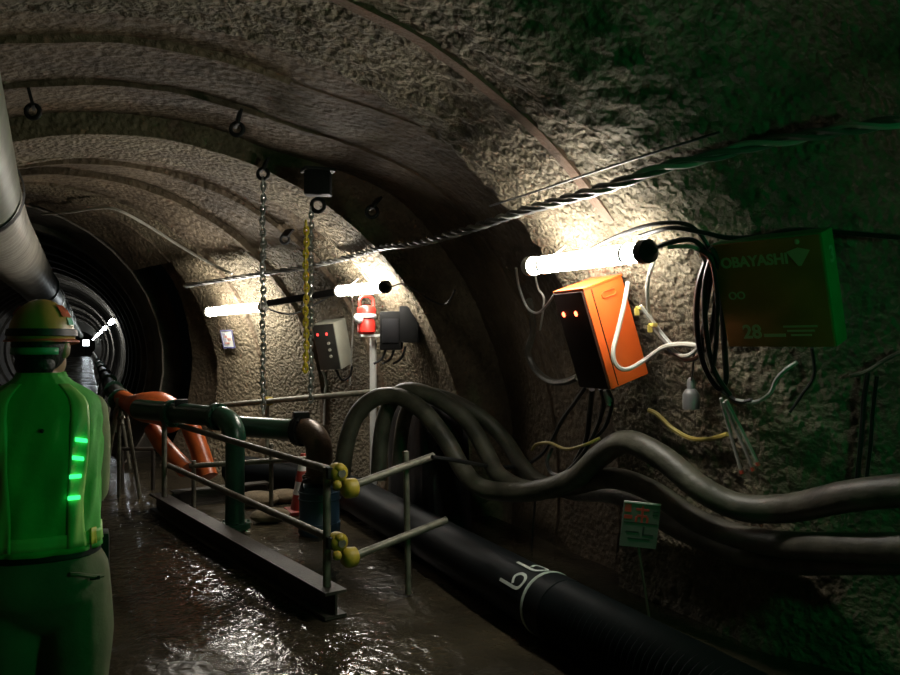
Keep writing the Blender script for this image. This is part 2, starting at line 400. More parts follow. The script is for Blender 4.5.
# ------------------------------------------------------------------ lamps
def tube_lamp(p0, p1, label, m, r=0.045, group=None, caps=('white_enamel', 'white_enamel'), housing=True, simple=False):
    p0, p1 = Vector(p0), Vector(p1); d = (p1 - p0).normalized(); c = (p0 + p1) / 2
    t = thing('fluorescent_lamp', c, label, 'lamp', group)
    MB().cyl(p0, p1, r, 8 if simple else 14).build('tube', m, t)
    if simple: 
        MB().box(c + Vector((0.05, 0, r + 0.02)), 0.05, (p1 - p0).length, 0.03).build('housing', M['white_enamel'], t)
        return t
    n, al, up = wall_frame(c)
    side = d.cross(Vector((0, 0, 1))).normalized(); upv = side.cross(d).normalized()
    if housing:
        for s in (-0.38, 0.38):
            q = c + (p1 - p0) * s
            MB().lathe(q - d * 0.012, [(r + .002, 0), (r + .006, 0.004), (r + .006, 0.02), (r + .002, 0.024)], 16, d, caps=False).build('bracket', M['white_enamel'], t)
            MB().box(q - n * (r + 0.07), 0.02, 0.14, 0.012, (d, n, d.cross(n).normalized())).build('bracket', M['white_enamel'], t)
    for p, s, cm in ((p0, -1, caps[0]), (p1, 1, caps[1])):
        MB().lathe(p - d * s * 0.01, [(r + .008, 0), (r + .010, 0.01 * s), (r + .009, 0.055 * s), (r * 0.7, 0.075 * s), (0.012, 0.10 * s)], 16, d).build('end_cap', M[cm], t)
    return t
pA, pB = W(533, 266, 0.20), W(643, 252, 0.20)
lampR = tube_lamp(pA, pB, 'brightest fluorescent tube lamp, fixed to the wall right above the orange box', M['tube'], 0.05, 'tube lamps in the near chamber', ('white_enamel', 'black_metal'))
pA1, pB1 = W(209, 312, 0.22), W(262, 307, 0.28)
lamp1 = tube_lamp(pA1, pB1, 'fluorescent tube lamp above the small framed notice, beside the long grey chain', M['tube_mid'], 0.05, 'tube lamps in the near chamber')
pA2, pB2 = W(340, 291, 0.20), W(384, 287, 0.20)
lamp2 = tube_lamp(pA2, pB2, 'fluorescent tube lamp directly above the red lantern on the post', M['tube_mid'], 0.05, 'tube lamps in the near chamber', ('white_enamel', 'black_metal'))
# black batten linking the two lamps
q0, q1 = W(266, 304, 0.22), W(336, 292, 0.22)
mb = MB(); dd = (q1 - q0).normalized(); mb.box((q0 + q1) / 2, (q1 - q0).length, 0.05, 0.07, (dd, dd.cross(Vector((0, 0, 1))).normalized(), Vector((0, 0, 1))), 0.01)
lb = mb.build('cable_batten', M['black_metal']); tag(lb, 'black batten bridging the gap between the two middle tube lamps', 'batten')
far_words = ['nearest', 'second nearest', 'third nearest', 'fourth nearest']
yl = 21.0; k = 0
while yl < 112:
    nm = ('%s of the tube lamps in the row down the far tunnel' % far_words[k]) if k < 4 else 'tiny tube lamp merging into the glow at the far tunnel end'
    tube_lamp((0.52, yl + 1.2, H + 0.54), (0.52, yl, H + 0.54), nm, M['tube_far'], 0.06, 'lamp row in the far tunnel', simple=True)
    yl += 8.5; k += 1
t = thing('work_light', (-0.25, 116.5, 0), 'white glare of the work light at the very end of the tunnel', 'lamp')
MB().box((-0.25, 116.5, 1.75), 0.8, 0.1, 0.8, bevel=0.02).build('lens', mat('end_glow', (0.9, 0.9, 0.9), 0.4, 0, (0.85, 0.95, 1.0), 6), t)
MB().box((-0.25, 116.6, 1.75), 0.9, 0.12, 0.9, bevel=0.02).build('housing', M['black_metal'], t)
MB().cyl((-0.25, 116.62, 0), (-0.25, 116.62, 1.4), 0.04, 10).build('stand', M['black_metal'], t)
# green safety lamp on the wall just outside the frame to the right
gp = Vector((2.70, -0.2, 1.85))
t = thing('green_lamp', gp, 'round green safety lamp on the right wall beside the camera', 'lamp')
MB().box(gp + Vector((0.1, 0, 0.05)), 0.12, 0.16, 0.22, bevel=0.01).build('housing', M['black_metal'], t)
MB().lathe(gp + Vector((0.04, 0, 0)), [(0.07, 0), (0.07, 0.03), (0.05, 0.05), (0.01, 0.06)], 16, (-1, 0.3, -0.2)).build('lens', M['green_lamp'], t)
ld = bpy.data.lights.new('green_lamp_light', 'POINT'); ld.energy = GREEN_W; ld.color = (0.02, 1.0, 0.28); ld.shadow_soft_size = 0.06
lo = bpy.data.objects.new('green_lamp_light', ld); COL.objects.link(lo); lo.location = gp + Vector((-0.10, 0.06, 0))

# ------------------------------------------------------------------ ventilation duct
t = thing('ventilation_duct', (-0.7, 5, 2.3), 'fat ventilation duct hung along the upper left of the tunnel', 'duct')
MB().tube([(-0.55, -3.0, 2.78), (-0.58, 1.0, 2.77), (-0.64, 3.5, 2.75), (-0.74, 6.4, 2.66)], 0.31, 28, sm=8).build('vinyl_section', M['duct'], t, label='smooth greenish vinyl duct section')
rows = []; pts = smooth([(-0.74, 6.35, 2.655), (-0.78, 8, 2.64), (-0.79, 10, 2.64), (-0.80, 16, 2.64)], 40)
rad = [0.30 + (0.012 if i % 4 < 2 else 0) for i in range(len(pts))]
MB().tube(pts, rad, 28).build('spiral_section', M['duct2'], t, label='pale ribbed duct section')
MB().tube([(-0.80, 16, 2.64), (-0.80, 110, 2.64)], 0.29, 16).build('far_section', M['duct'], t)
MB().lathe((-0.735, 6.30, 2.663), [(0.325, 0), (0.335, 0.03), (0.335, 0.09), (0.325, 0.12)], 28, (-0.03, 1, -0.03), caps=False).build('joint_band', M['black_metal'], t)
for yb in (16, 20, 25, 31, 38):
    MB().lathe((-0.80, yb, 2.64), [(0.31, 0), (0.33, 0.03), (0.33, 0.25), (0.31, 0.28)], 20, (0, 1, 0), caps=False).build('joint_band', M['white_enamel'], t)

# ------------------------------------------------------------------ guardrail and pump bay
G = Vector((1.29, 4.62, 0)); Gf = at(157, 510, 7.72); Gf.z = 0
gd = (Gf - G).normalized()
G0 = G - gd * 0.12
def beam(name, a, b, label, h=0.16, wd=0.14):
    a, b = Vector(a), Vector(b); d = (b - a).normalized(); s = d.cross(Vector((0, 0, 1))).normalized(); up = Vector((0, 0, 1)); L_ = (b - a).length; c = (a + b) / 2
    t = thing(name, c, label, 'beam')
    MB().box(c + up * (0.006 + 0.01), L_, wd, 0.018, (d, s, up)).build('flange', M['beam'], t)
    MB().box(c + up * (h - 0.004), L_, wd, 0.018, (d, s, up)).build('flange', M['beam'], t)
    MB().box(c + up * (h / 2 + 0.003), L_, 0.014, h - 0.03, (d, s, up)).build('web', M['beam'], t)
    return t
beam('steel_beam', G0, Gf, 'long dark steel beam lying on the wet floor under the guardrail')
Gr = Gf + Vector((1.1, 0.2, 0))
beam('steel_beam', Gf + Vector((0.14, 0.03, 0)), Gr, 'short dark steel beam closing the far end of the pump bay')
ZT, ZL = 0.84, 0.43
t = thing('guardrail', G, 'scaffold-pipe guardrail with yellow rubber caps around the pump bay', 'guardrail')
NP = G + Vector((0.0, 0.0, 0)); FP = Gf - gd * 0.25
pr = 0.0245
def pipe(a, b, r=pr, name='rail', m=None, par=None): return MB().cyl(a, b, r, 12).build(name, m or M['steel'], par or t)
up = Vector((0, 0, 1))
off = gd.cross(up).normalized() * 0.05
pipe(NP + up * 0.165, NP + up * 0.87, name='post'); pipe(FP + up * 0.165, FP + up * 0.95, name='post')
pipe(NP + up * ZT + off - gd * 0.10, FP + up * (ZT + .02) + off + gd * 0.12); pipe(NP + up * ZL + off - gd * 0.10, FP + up * (ZL + .02) + off + gd * 0.12)
RX = Vector((1.93, 4.66, 0))
rd = Vector((1, 0.22, 0)).normalized()
for z in (ZT - 0.02, ZL - 0.035):
    a = NP + up * (z - 0.08) + rd * 0.09 + Vector((0, -0.055, 0)); pipe(a, a + rd * (0.66 if z > 0.6 else 0.76) + up * 0.14)
pr_post = NP + rd * 0.58 + Vector((0.0, 0.0, 0))
pipe(pr_post + up * 0.01, pr_post + up * 0.92 - rd * 0.02, 0.02, 'post')
def cap(p, d, r=0.046):
    d = Vector(d).normalized()
    MB().lathe(p - d * 0.04, [(0.012, -0.012), (r * 0.7, -0.006), (r, 0.012), (r * 1.05, 0.04), (r * 0.98, 0.075), (r * 0.72, 0.085)], 16, d).build('end_cap', M['yellow_cap'], t, label='yellow rubber cap')
for z in (ZT, ZL):
    e0 = NP + up * z + off - gd * 0.04
    cap(e0, gd, 0.055); 
    e1 = NP + up * (z - 0.095) + Vector((0.125, -0.05, 0)); cap(e1, rd, 0.058)
    MB().ell(NP + up * (z + 0.03) + Vector((0.06, -0.06, 0)), 0.034, 0.034, 0.03, 12, 8).build('clamp_cap', M['yellow_cap'], t, label='yellow rubber cap')
    MB().ell(NP + up * (z - 0.06) + Vector((0.03, -0.11, 0)), 0.028, 0.028, 0.028, 12, 8).build('clamp_cap', M['yellow_cap'], t, label='yellow rubber cap')
    MB().box(NP + up * z + Vector((0.025, -0.03, 0)), 0.075, 0.07, 0.07, bevel=0.01).build('clamp', M['black_metal'], t)
# inner low rail behind the green pipe
a, b = at(190, 466, 7.6), at(318, 458, 7.4); pA_, pB_ = at(272, 470, 7.45), None
t = thing('inner_rail', Vector((a.x, a.y, 0)), 'low pale scaffold rail inside the pump bay, behind the green pipes', 'rail')
pipe(a, b, par=t); q = (a + b) / 2 + (b - a) * 0.14; pipe(Vector((q.x, q.y, 0.0)), q + up * 0.16, 0.021, 'post', par=t); q = a + (b - a) * 0.03; pipe(Vector((q.x, q.y, 0.0)), q + up * 0.05, 0.021, 'post', par=t)
# rear rail on the wall side + tall post
a, b = at(215, 406, 9.0), at(372, 392, 8.0)
t = thing('wall_rail', Vector((b.x, b.y, 0)), 'pale scaffold rail running along the lit wall below the grey panel box', 'rail')
pipe(a, b, 0.03, par=t); q = at(268, 401, 8.68); pipe(Vector((q.x, q.y + .05, 0.0)), q + up * 0.12 + Vector((0, .05, 0)), 0.022, 'post', par=t)
pc = at(373.5, 392, 7.9); pt_ = at(373, 338, 7.9)
pipe(Vector((pc.x, pc.y, 0.0)), pt_, 0.034, 'post', M['white'], par=t)
MB().box(q, 0.09, 0.09, 0.09, bevel=0.015).build('clamp', M['yellow_cap'], t, label='brassy pipe clamp')

# ------------------------------------------------------------------ pump pipework
def flange(p, d, r, par, m, th=0.05, nb=8):
    d = Vector(d).normalized(); o = MB().lathe(Vector(p) - d * th / 2, [(r * 0.8, 0), (r, 0), (r, th * .45), (r * .94, th * .5), (r, th * .55), (r, th), (r * .8, th)], 24, d).build('flange', m, par)
    a = Vector((0, 0, 1)) if abs(d.z) < 0.9 else Vector((1, 0, 0)); x = d.cross(a).normalized(); y = d.cross(x)
    for k in range(nb):
        q = Vector(p) + (x * math.cos(2 * PI * k / nb) + y * math.sin(2 * PI * k / nb)) * r * 0.86
        MB().cyl(q - d * (th * .75), q + d * (th * .75), 0.013, 6).build('bolt', m, o)
v0 = at(235, 532, 6.8); v0.z = 0
t = thing('discharge_pipe', v0, 'dark green discharge pipe with elbow standing on the wet floor', 'pipe')
zt = 0.97; hl = at(138, 413, 7.5); hl.z = 0.98
hd = (hl - v0); hd.z = 0; hd.normalize(); r = 0.088
MB().tube([v0, v0 + up * 0.55, v0 + up * 0.78], 0.082, 20).build('riser', M['green_pipe'], t)
el = [v0 + up * (0.78) + hd * (0.19 * (1 - math.cos(a))) + up * 0.19 * math.sin(a) for a in [PI / 2 * i / 8 for i in range(9)]]
MB().tube(el, 0.095, 20).build('elbow', M['green_pipe'], t)
MB().tube([el[-1], Vector((hl.x, hl.y, el[-1].z + 0.02))], 0.092, 20).build('header', M['green_pipe'], t)
flange(el[-1] + hd * 0.03, hd, 0.12, t, M['green_pipe']); flange(el[-1] + hd * 0.62, hd, 0.125, t, M['green_pipe']); flange(v0 + up * 0.06, up, 0.13, t, M['green_pipe'])
MB().box(el[-1] + hd * 0.5 + up * 0.1, 0.11, 0.09, 0.07, bevel=0.01).build('valve_block', M['black_metal'], t)
# second pipe: green run, flange, rusty elbow into the blue pump
pb = at(324, 545, 6.35); pb.z = 0
t = thing('suction_pipe', pb, 'green pipe with black flange and rusty elbow rising from the blue pump', 'pipe')
gl = at(232, 429, 7.25); gr = at(301, 427, 6.85); zc_ = (gl.z + gr.z) / 2; gl.z = gr.z = zc_
gdir = (gr - gl).normalized()
MB().tube([gl, gr], 0.092, 22).build('run', M['green_pipe'], t)
flange(gr, gdir, 0.135, t, M['black_metal'], 0.06)
MB().box(gr + up * 0.13, 0.13, 0.1, 0.06, bevel=0.01).build('lug', M['black_metal'], t)
el = [gr + gdir * (0.03 + 0.17 * math.sin(a)) - up * (0.17 * (1 - math.cos(a))) for a in [PI / 2 * i / 8 for i in range(9)]]
el.append(el[-1] - up * 0.22)
MB().tube(el, 0.112, 22).build('elbow', M['brown_pipe'], t)
flange(el[-1], up, 0.145, t, M['brown_pipe'], 0.05)
pb = Vector((el[-1].x, el[-1].y, 0))
t2 = thing('pump', pb, 'dark blue submersible pump drum under the rusty elbow', 'pump')
ztop = el[-1].z - 0.04
MB().lathe(pb, [(0.16, 0.0), (0.175, 0.02), (0.175, 0.10), (0.168, 0.11), (0.168, ztop - 0.06), (0.16, ztop - 0.02), (0.09, ztop)], 28).build('drum', M['blue_drum'], t2)
for z in (0.10, 0.3, ztop - 0.07): MB().torus(pb + up * z, 0.171, 0.008, (0, 0, 1), 28, 6).build('hoop', M['blue_drum'], t2)
MB().torus(pb + up * (ztop + 0.0) + Vector((-0.12, -0.08, 0)), 0.05, 0.01, (0.5, 0.8, 0), 16, 6).build('handle', M['black_metal'], t2)
# orange flexible hoses
def hose(name, pts, r, m, label, cat, sm=8, n=14, corr=0.0, group=None):
    P_ = smooth([P(p) for p in pts], sm)
    if corr:
        P_ = smooth(P_, 2); rr = [r + (corr if i % 2 else 0) for i in range(len(P_))]
    else: rr = r
    o = MB().tube(P_, rr, n).build(name, m); tag(o, label, cat, group); return o
hose('flexible_hose', [(122, 398, 8.5), (132, 404, 8.2), (144, 407, 8.0), (158, 408, 8.0), (170, 414, 8.05), (178, 426, 8.1)], [.085, .095, .15, .165, .155, .13], M['orange_hose'], 'thick orange hose humped over behind the green discharge pipe', 'hose')
hose('flexible_hose', [(152, 428, 8.2), (162, 444, 8.1), (174, 457, 8.0), (186, 470, 7.9)], 0.085, M['orange_hose'], 'orange hose end slanting down below the green discharge pipe', 'hose')
hose('flexible_hose', [(190, 425, 8.0), (198, 446, 7.95), (204, 464, 7.9), (208, 477, 7.85)], 0.095, M['orange_hose'], 'short orange hose end hanging steeply, rightmost of the orange hoses', 'hose')
# pipeline running down the tunnel from the orange hose
t = thing('pipeline', (0.36, 8.6, 0), 'flanged pipeline on thin stands disappearing down the dark tunnel', 'pipe')
a = at(124, 397, 8.6)
MB().tube([a, (0.30, 12, 1.0), (0.32, 60, 1.0)], 0.075, 14).build('pipe_run', M['steel'], t)
for y in (9.2, 11.3, 14, 17, 20.5, 24.5, 29): flange((0.31, y, 1.0), (0, 1, 0), 0.12, t, M['green_pipe'], 0.07, 6)
for y in (8.9, 11.0, 14.5, 19): 
    for s in (-0.14, 0.14): MB().cyl((0.31 + s * 1.3, y, 0), (0.31 + s * .3, y, 0.95), 0.02, 8).build('stand_leg', M['steel'], t)
t = thing('hose_coupling', at(117, 425, 8.3), 'small grey shut-off coupling with bent handle left of the orange hose', 'coupling')
MB().tube([at(118, 398, 8.3), at(119, 416, 8.3), at(121, 424, 8.3)], 0.03, 10).build('body', M['steel'], t)
MB().tube([at(115, 432, 8.3), at(117, 421, 8.3), at(124, 416, 8.3)], 0.025, 10, sm=4).build('handle', M['white_enamel'], t)
MB().cyl(at(119, 420, 8.3), Vector((at(119, 420, 8.3).x, at(119, 420, 8.3).y, 0)), 0.02, 8).build('stand_leg', M['steel'], t)
# low stand between the man and the beam
def trestle(u0, u1, v, zc, label):
    a = at(u0, v, zc); b = at(u1, v, zc)
    t = thing('pipe_trestle', Vector((a.x, a.y, 0)), label, 'trestle')
    MB().cyl(a, b, 0.022, 8).build('crossbar', M['beam'], t)
    for p in (a + (b - a) * .1, a + (b - a) * .9):
        MB().cyl(p, Vector((p.x, p.y, 0)), 0.022, 8).build('leg', M['beam'], t)
trestle(118, 157, 449, 8.8, 'low dark pipe trestle on the wet floor left of the orange hoses')
# traffic cone
cp = at(303, 503, 7.6); cp.z = 0
t = thing('traffic_cone', cp, 'red and white banded traffic cone behind the blue pump', 'cone')
MB().box(cp + up * 0.02, 0.3, 0.3, 0.035, bevel=0.01).build('base', M['cone_red'], t)
bands = [(0.035, 0.18, 'cone_red'), (0.18, 0.30, 'white'), (0.30, 0.40, 'cone_red'), (0.40, 0.47, 'white'), (0.47, 0.56, 'cone_red')]
for z0, z1, m in bands: MB().lathe(cp, [(0.125 - 0.18 * z0, z0), (0.125 - 0.18 * z1, z1)], 20).build('band', M[m], t)
# loose sand bags / rubble in the bay
for i, (u, v, zc, s) in enumerate([(255, 493, 7.9, 0.16), (283, 490, 8.1, 0.13), (270, 512, 7.2, 0.12)]):
    p = at(u, v, zc); p.z = 0.06
    mb = MB(); mb.ell(p, s * 1.5, s, s * 0.55, 14, 8); o = mb.build('sandbag', mat('sacking', (0.16, 0.12, 0.07), 0.9, 0, var=0.4, bump=0.4)); tag(o, ['muddy sandbag by the inner rail post, leftmost of three', 'muddy sandbag next to the traffic cone', 'small muddy sandbag nearest the blue pump'][i], 'sandbag', 'sandbags in the pump bay')

# ------------------------------------------------------------------ black corrugated pipe on the floor
px, pz, prr = 2.30, 0.175, 0.165
t = thing('drain_pipe', (px, 4, 0), 'fat black drain pipe on the floor, corrugated near end, white painted ring', 'pipe')
MB().tube([(px, 3.78, pz), (px, 7.2, pz), (px - 0.08, 7.9, pz), (px - 0.42, 8.7, pz), (px - 0.8, 9.3, pz)], prr, 28).build('smooth_section', M['pipe_black'], t)
pts = [(px, -2.5 + 0.022 * i, pz) for i in range(286)]
MB().tube(pts, [prr + (0.012 if i % 2 else -0.004) for i in range(286)], 28).build('corrugated_section', M['pipe_black'], t)
MB().lathe((px, 3.76, pz), [(prr + .006, 0), (prr + .016, 0.004), (prr + .016, 0.012), (prr + .006, 0.016)], 40, (0, 1, 0), caps=False).build('white_ring', M['paint_white'], t)
MB().lathe((px, 3.60, pz), [(prr, 0), (prr + .013, 0.005), (prr + .013, 0.15), (prr, 0.16)], 28, (0, 1, 0), caps=False).build('collar', M['pipe_black'], t)
def on_pipe(s, y, o=0.003):
    a = PI / 2 - s / prr
    return Vector((px + (prr + o) * math.cos(a), y, pz + (prr + o) * math.sin(a)))
def stroke(path, wd, name):
    mb = MB(); pts = smooth([Vector((p[0], p[1], 0)) for p in path], 5); rows = []
    for i, p in enumerate(pts):
        d = (pts[min(i + 1, len(pts) - 1)] - pts[max(i - 1, 0)]).normalized(); q = Vector((-d.y, d.x, 0)) * wd / 2
        l, r_ = p + q, p - q
        rows.append([on_pipe(l.x, l.y, 0.001), on_pipe(l.x, l.y), on_pipe(r_.x, r_.y), on_pipe(r_.x, r_.y, 0.001)])
    mb.quadgrid(rows); return mb.build(name, M['paint_white'], t, label='white painted letter b')
def letter_b(s0, y0):
    stroke([(s0, y0 + 0.22), (s0, y0 + 0.14), (s0, y0 + 0.04), (s0 + 0.02, y0 + 0.005), (s0 + 0.06, y0), (s0 + 0.085, y0 + 0.03), (s0 + 0.085, y0 + 0.075), (s0 + 0.055, y0 + 0.105), (s0 + 0.015, y0 + 0.085)], 0.018, 'painted_letter')
letter_b(-0.18, 3.84); letter_b(-0.035, 3.84)

# ------------------------------------------------------------------ thick grey hoses
hose('heavy_hose', [(341, 490, 6.3), (345, 450, 6.3), (356, 416, 6.3), (376, 398, 6.3), (400, 397, 6.25), (424, 412, 6.15), (446, 440, 6.05), (462, 468, 5.95), (478, 486, 5.8), (505, 492, 5.6), (540, 490, 5.3), (575, 478, 5.0), (600, 456, 4.75), (626, 442, 4.5), (660, 456, 4.3), (700, 488, 4.1), (740, 507, 3.95), (790, 508, 3.75), (850, 496, 3.4), (930, 488, 3.1)], 0.068, M['hose'], 'thick grey hose arching over the pump and sagging along the wall, uppermost at right', 'hose', 6, 16)
hose('heavy_hose', [(378, 480, 6.45), (382, 430, 6.45), (392, 400, 6.4), (410, 390, 6.3), (440, 400, 6.2), (468, 422, 6.1), (486, 452, 5.95), (500, 476, 5.8), (530, 490, 5.55), (570, 486, 5.2), (610, 478, 4.85), (650, 490, 4.6), (700, 522, 4.35), (760, 541, 4.0), (830, 547, 3.55), (930, 548, 3.1)], 0.064, M['hose'], 'thick grey hose sagging lowest on the right wall below its twin', 'hose', 6, 16)
hose('heavy_hose', [(398, 470, 6.6), (404, 420, 6.6), (418, 396, 6.5), (445, 398, 6.4), (480, 416, 6.3), (505, 440, 6.2), (522, 465, 6.0), (540, 482, 5.85), (575, 492, 5.5), (620, 496, 5.0), (680, 530, 4.6), (760, 560, 4.15), (860, 562, 3.6), (940, 560, 3.25)], 0.058, M['hose'], 'thick grey hose at the back, nearest the wall behind the other two', 'hose', 6, 16)

# dark heap added to keep the wall behind the arching hoses dark
rows = []
for i in range(15):
    f_ = i / 14; z = 1.06 * min(1, f_ * 1.35); k_ = 1.0 - 0.10 * f_ if f_ < 0.74 else 0.92 * math.cos((f_ - 0.74) / 0.26 * 1.5)
    z += 0.05 * max(0, (f_ - 0.74) / 0.26); row = []
    for j in range(48):
        a = 2 * PI * j / 48; c_, s_ = math.cos(a), math.sin(a); q = Vector((c_ * 2.2, s_ * 2.2, z * 1.5))
        w_ = k_ * (1 + 0.10 * noise.noise(q) + 0.035 * math.sin(a * 13 + 3 * noise.noise(q)) * (1 - f_ * .6))
        row.append((2.80 + 0.27 * w_ * math.copysign(abs(c_) ** 0.6, c_), 6.72 + 0.55 * w_ * math.copysign(abs(s_) ** 0.6, s_), max(0.0, z)))
    rows.append(row)
mb = MB(); b_ = mb.quadgrid(rows, True); mb.f.append(tuple(b_ + 14 * 48 + k for k in range(48)))
o = mb.build('dark_heap', mat('dark_heap_black', (0.012, 0.012, 0.012), 0.45, 0, var=0.3, bump=0.3, bscale=12, spec=0.3)); tag(o, 'made-up dark heap filling the dark area behind the arching grey hoses', 'dark_heap')

# ------------------------------------------------------------------ boxes on the wall
def wall_box(name, u, v, wd, dp, ht, off, label, cat, front, side, wide_lean=None):
    """box standing off the lining; returns root and its frame (centre, along, up, n)"""
    c = W(u, v, off + dp / 2); n, al, up_ = wall_frame(c)
    t = thing(name, c, label, cat)
    return t, c, n, al, up_
# orange alarm box
def alarm_box(u, v, wd, dp, ht, off, label, shell, panel, led, nled, lean=0.0, yaw=0.0, buttons=0):
    c = W(u, v, off + dp / 2); n, al, up_ = wall_frame(c)
    up_ = (up_ * 0.65 + up * 0.35).normalized(); n = (n - up_ * n.dot(up_)).normalized(); al = al - up_ * al.dot(up_) - n * al.dot(n); al.normalize()
    if yaw:
        R_ = Matrix.Rotation(yaw, 3, up_); n = R_ @ n; al = R_ @ al
    if lean:
        R_ = Matrix.Rotation(lean, 3, al); n = R_ @ n; up_ = R_ @ up_
    t = thing('control_box', c, label, 'control box', 'control boxes with red lights on the right wall')
    MB().box(c, wd, dp, ht, (al, n, up_), 0.012).build('case', shell, t)
    f = c + n * (dp / 2)
    fp = MB().box(f + n * 0.006, wd - 0.012, 0.014, ht - 0.012, (al, n, up_), 0.004).build('front_panel', panel, t)
    for k in range(nled):
        q = f + n * 0.014 + up_ * (ht * 0.28) + al * (wd * (-0.30 + 0.42 * k if nled > 1 else 0))
        MB().ell(q, 0.014, 0.008, 0.016, 12, 6, ax=(al, n, up_)).build('indicator_light', led, fp, label='glowing red light')
    for k in range(buttons):
        q = f + n * 0.014 + up_ * (ht * (0.08 - 0.14 * k)) + al * 0.04
        MB().cyl(q, q + n * 0.012, 0.016, 12).build('button', M['grey_box'], fp)
    return t, c, n, al, up_
ob, oc, on, oal, oup = alarm_box(601, 333, 0.30, 0.27, 0.58, 0.08, 'bright orange control box with dark front and two red lights under the lamp', M['orange_box'], M['panel_dark'], M['led'], 2)
s_ = oc + oal * 0.15           # near end face (towards the camera)
# recessed handle slot, groove strip on the near end
def slot(c, ax, wd, ht, m, par, name):
    X, N_, Z = ax; pts = []
    for i in range(24):
        a = 2 * PI * i / 24; x = math.cos(a) * ht / 2 + (1 if math.cos(a) > 0 else -1) * (wd - ht) / 2; pts.append(c + X * x + Z * math.sin(a) * ht / 2)
    mb = MB(); rows = []
    for (k, o) in ((1.25, 0.0), (1.22, 0.008), (1.0, 0.008), (0.95, 0.001)):
        rows.append([c + (p - c) * k + N_ * o for p in pts])
    b = mb.quadgrid(rows, True); mb.f.append(tuple(b + 3 * 24 + k for k in range(24)))
    mb.build(name, m, par)
slot(s_ + oup * 0.225 - on * 0.02, (on, oal, oup), 0.085, 0.032, M['orange_box'], ob, 'handle_slot')
mb = MB(); mb.box(s_ + oal * 0.001 + on * 0.085, 0.005, 0.006, 0.56, (on, oal, oup)); mb.build('seam', M['panel_dark'], ob)
mb = MB(); mb.box(oc + oup * 0.295, 0.31, 0.28, 0.012, (oal, on, oup), 0.004); mb.build('lid', M['orange_box'], ob)
# grey alarm box, smaller, further back
gb, gc, gn, gal, gup = alarm_box(333, 344, 0.26, 0.26, 0.50, 0.08, 'pale grey control box with dark front and small red display on the lit wall', M['grey_box'], M['panel_grey'], M['led_dim'], 2, lean=0.0, yaw=0.25, buttons=3)
# big lettered case in the gloom on the right
c = W(778, 290, 0.24); n, al, up_ = wall_frame(c)
up_ = (up_ * 0.6 + up * 0.4).normalized(); n = (n - up_ * n.dot(up_)).normalized()
R_ = Matrix.Rotation(0.30, 3, Vector((0, 0, 1))); n = R_ @ n; al = R_ @ al; up_ = R_ @ up_
lc = thing('switch_case', c, 'large dim orange case with pale lettering in the green gloom at right', 'case')
wd, dp, ht = 0.50, 0.11, 0.50
MB().box(c, wd, dp, ht, (al, n, up_), 0.01).build('case', M['case_side'], lc)
f = c + n * (dp / 2)
fp = MB().box(f + n * 0.008, wd - 0.01, 0.018, ht - 0.01, (al, n, up_), 0.006).build('door', M['case_or'], lc)
def text(s, centre, ax, size, m, par, bold=0.0):
    cu = bpy.data.curves.new('lettering', 'FONT'); cu.body = s; cu.size = size; cu.align_x = 'CENTER'; cu.align_y = 'CENTER'; cu.extrude = 0.0015; cu.offset = bold
    o = bpy.data.objects.new('lettering', cu); COL.objects.link(o); bpy.context.view_layer.update()
    me = bpy.data.meshes.new_from_object(o.evaluated_get(bpy.context.evaluated_depsgraph_get())); bpy.data.objects.remove(o)
    X, N_, Z = ax; mt = Matrix((X, Z, N_)).transposed().to_4x4(); mt.translation = centre
    me.transform(mt); me.materials.clear(); me.materials.append(m); me.name = 'lettering'
    o = bpy.data.objects.new('lettering', me); COL.objects.link(o); attach(o, par); return o
ff = f + n * 0.0185; AX = (al, n, up_)
text('OBAYASHI', ff + up_ * 0.155 - al * 0.055, AX, 0.066, M['print_pale'], fp, 0.002)
text('28', ff - up_ * 0.175 - al * 0.115, AX, 0.09, M['print_pale'], fp, 0.002)
text('OO', ff - up_ * 0.0 - al * 0.16, AX, 0.05, M['print_pale'], fp, 0.001)
mb = MB()
for k in range(3): mb.box(ff - up_ * (0.15 + 0.02 * k) + al * 0.11, 0.15 - 0.03 * k, 0.003, 0.008, AX)
mb.build('lettering', M['print_pale'], fp)
mb = MB(); mb.box(ff - up_ * 0.19 - al * 0.01, 0.1, 0.003, 0.014, AX); mb.build('lettering', M['print_pale'], fp)
# triangular emblem: fan below a dot
mb = MB(); b0 = ff + up_ * 0.165 + al * 0.15
rows = [[b0 + al * x + up_ * y + n * o for (x, y) in ((-0.05, 0.02), (0.0, 0.035), (0.05, 0.02), (0.006, -0.045), (-0.006, -0.045))] for o in (0, 0.003)]
bb_ = mb.quadgrid(rows, True); mb.f.append(tuple(bb_ + 5 + k for k in range(5))); mb.build('emblem', M['print_pale'], fp)
MB().ell(b0 + up_ * 0.06, 0.012, 0.003, 0.012, 12, 6, ax=AX).build('emblem', M['print_pale'], fp)
text('3', c + al * (wd / 2 + 0.001) + up_ * 0.14 - n * 0.01, (-n, al, up_), 0.10, M['print_pale'], lc, 0.002)

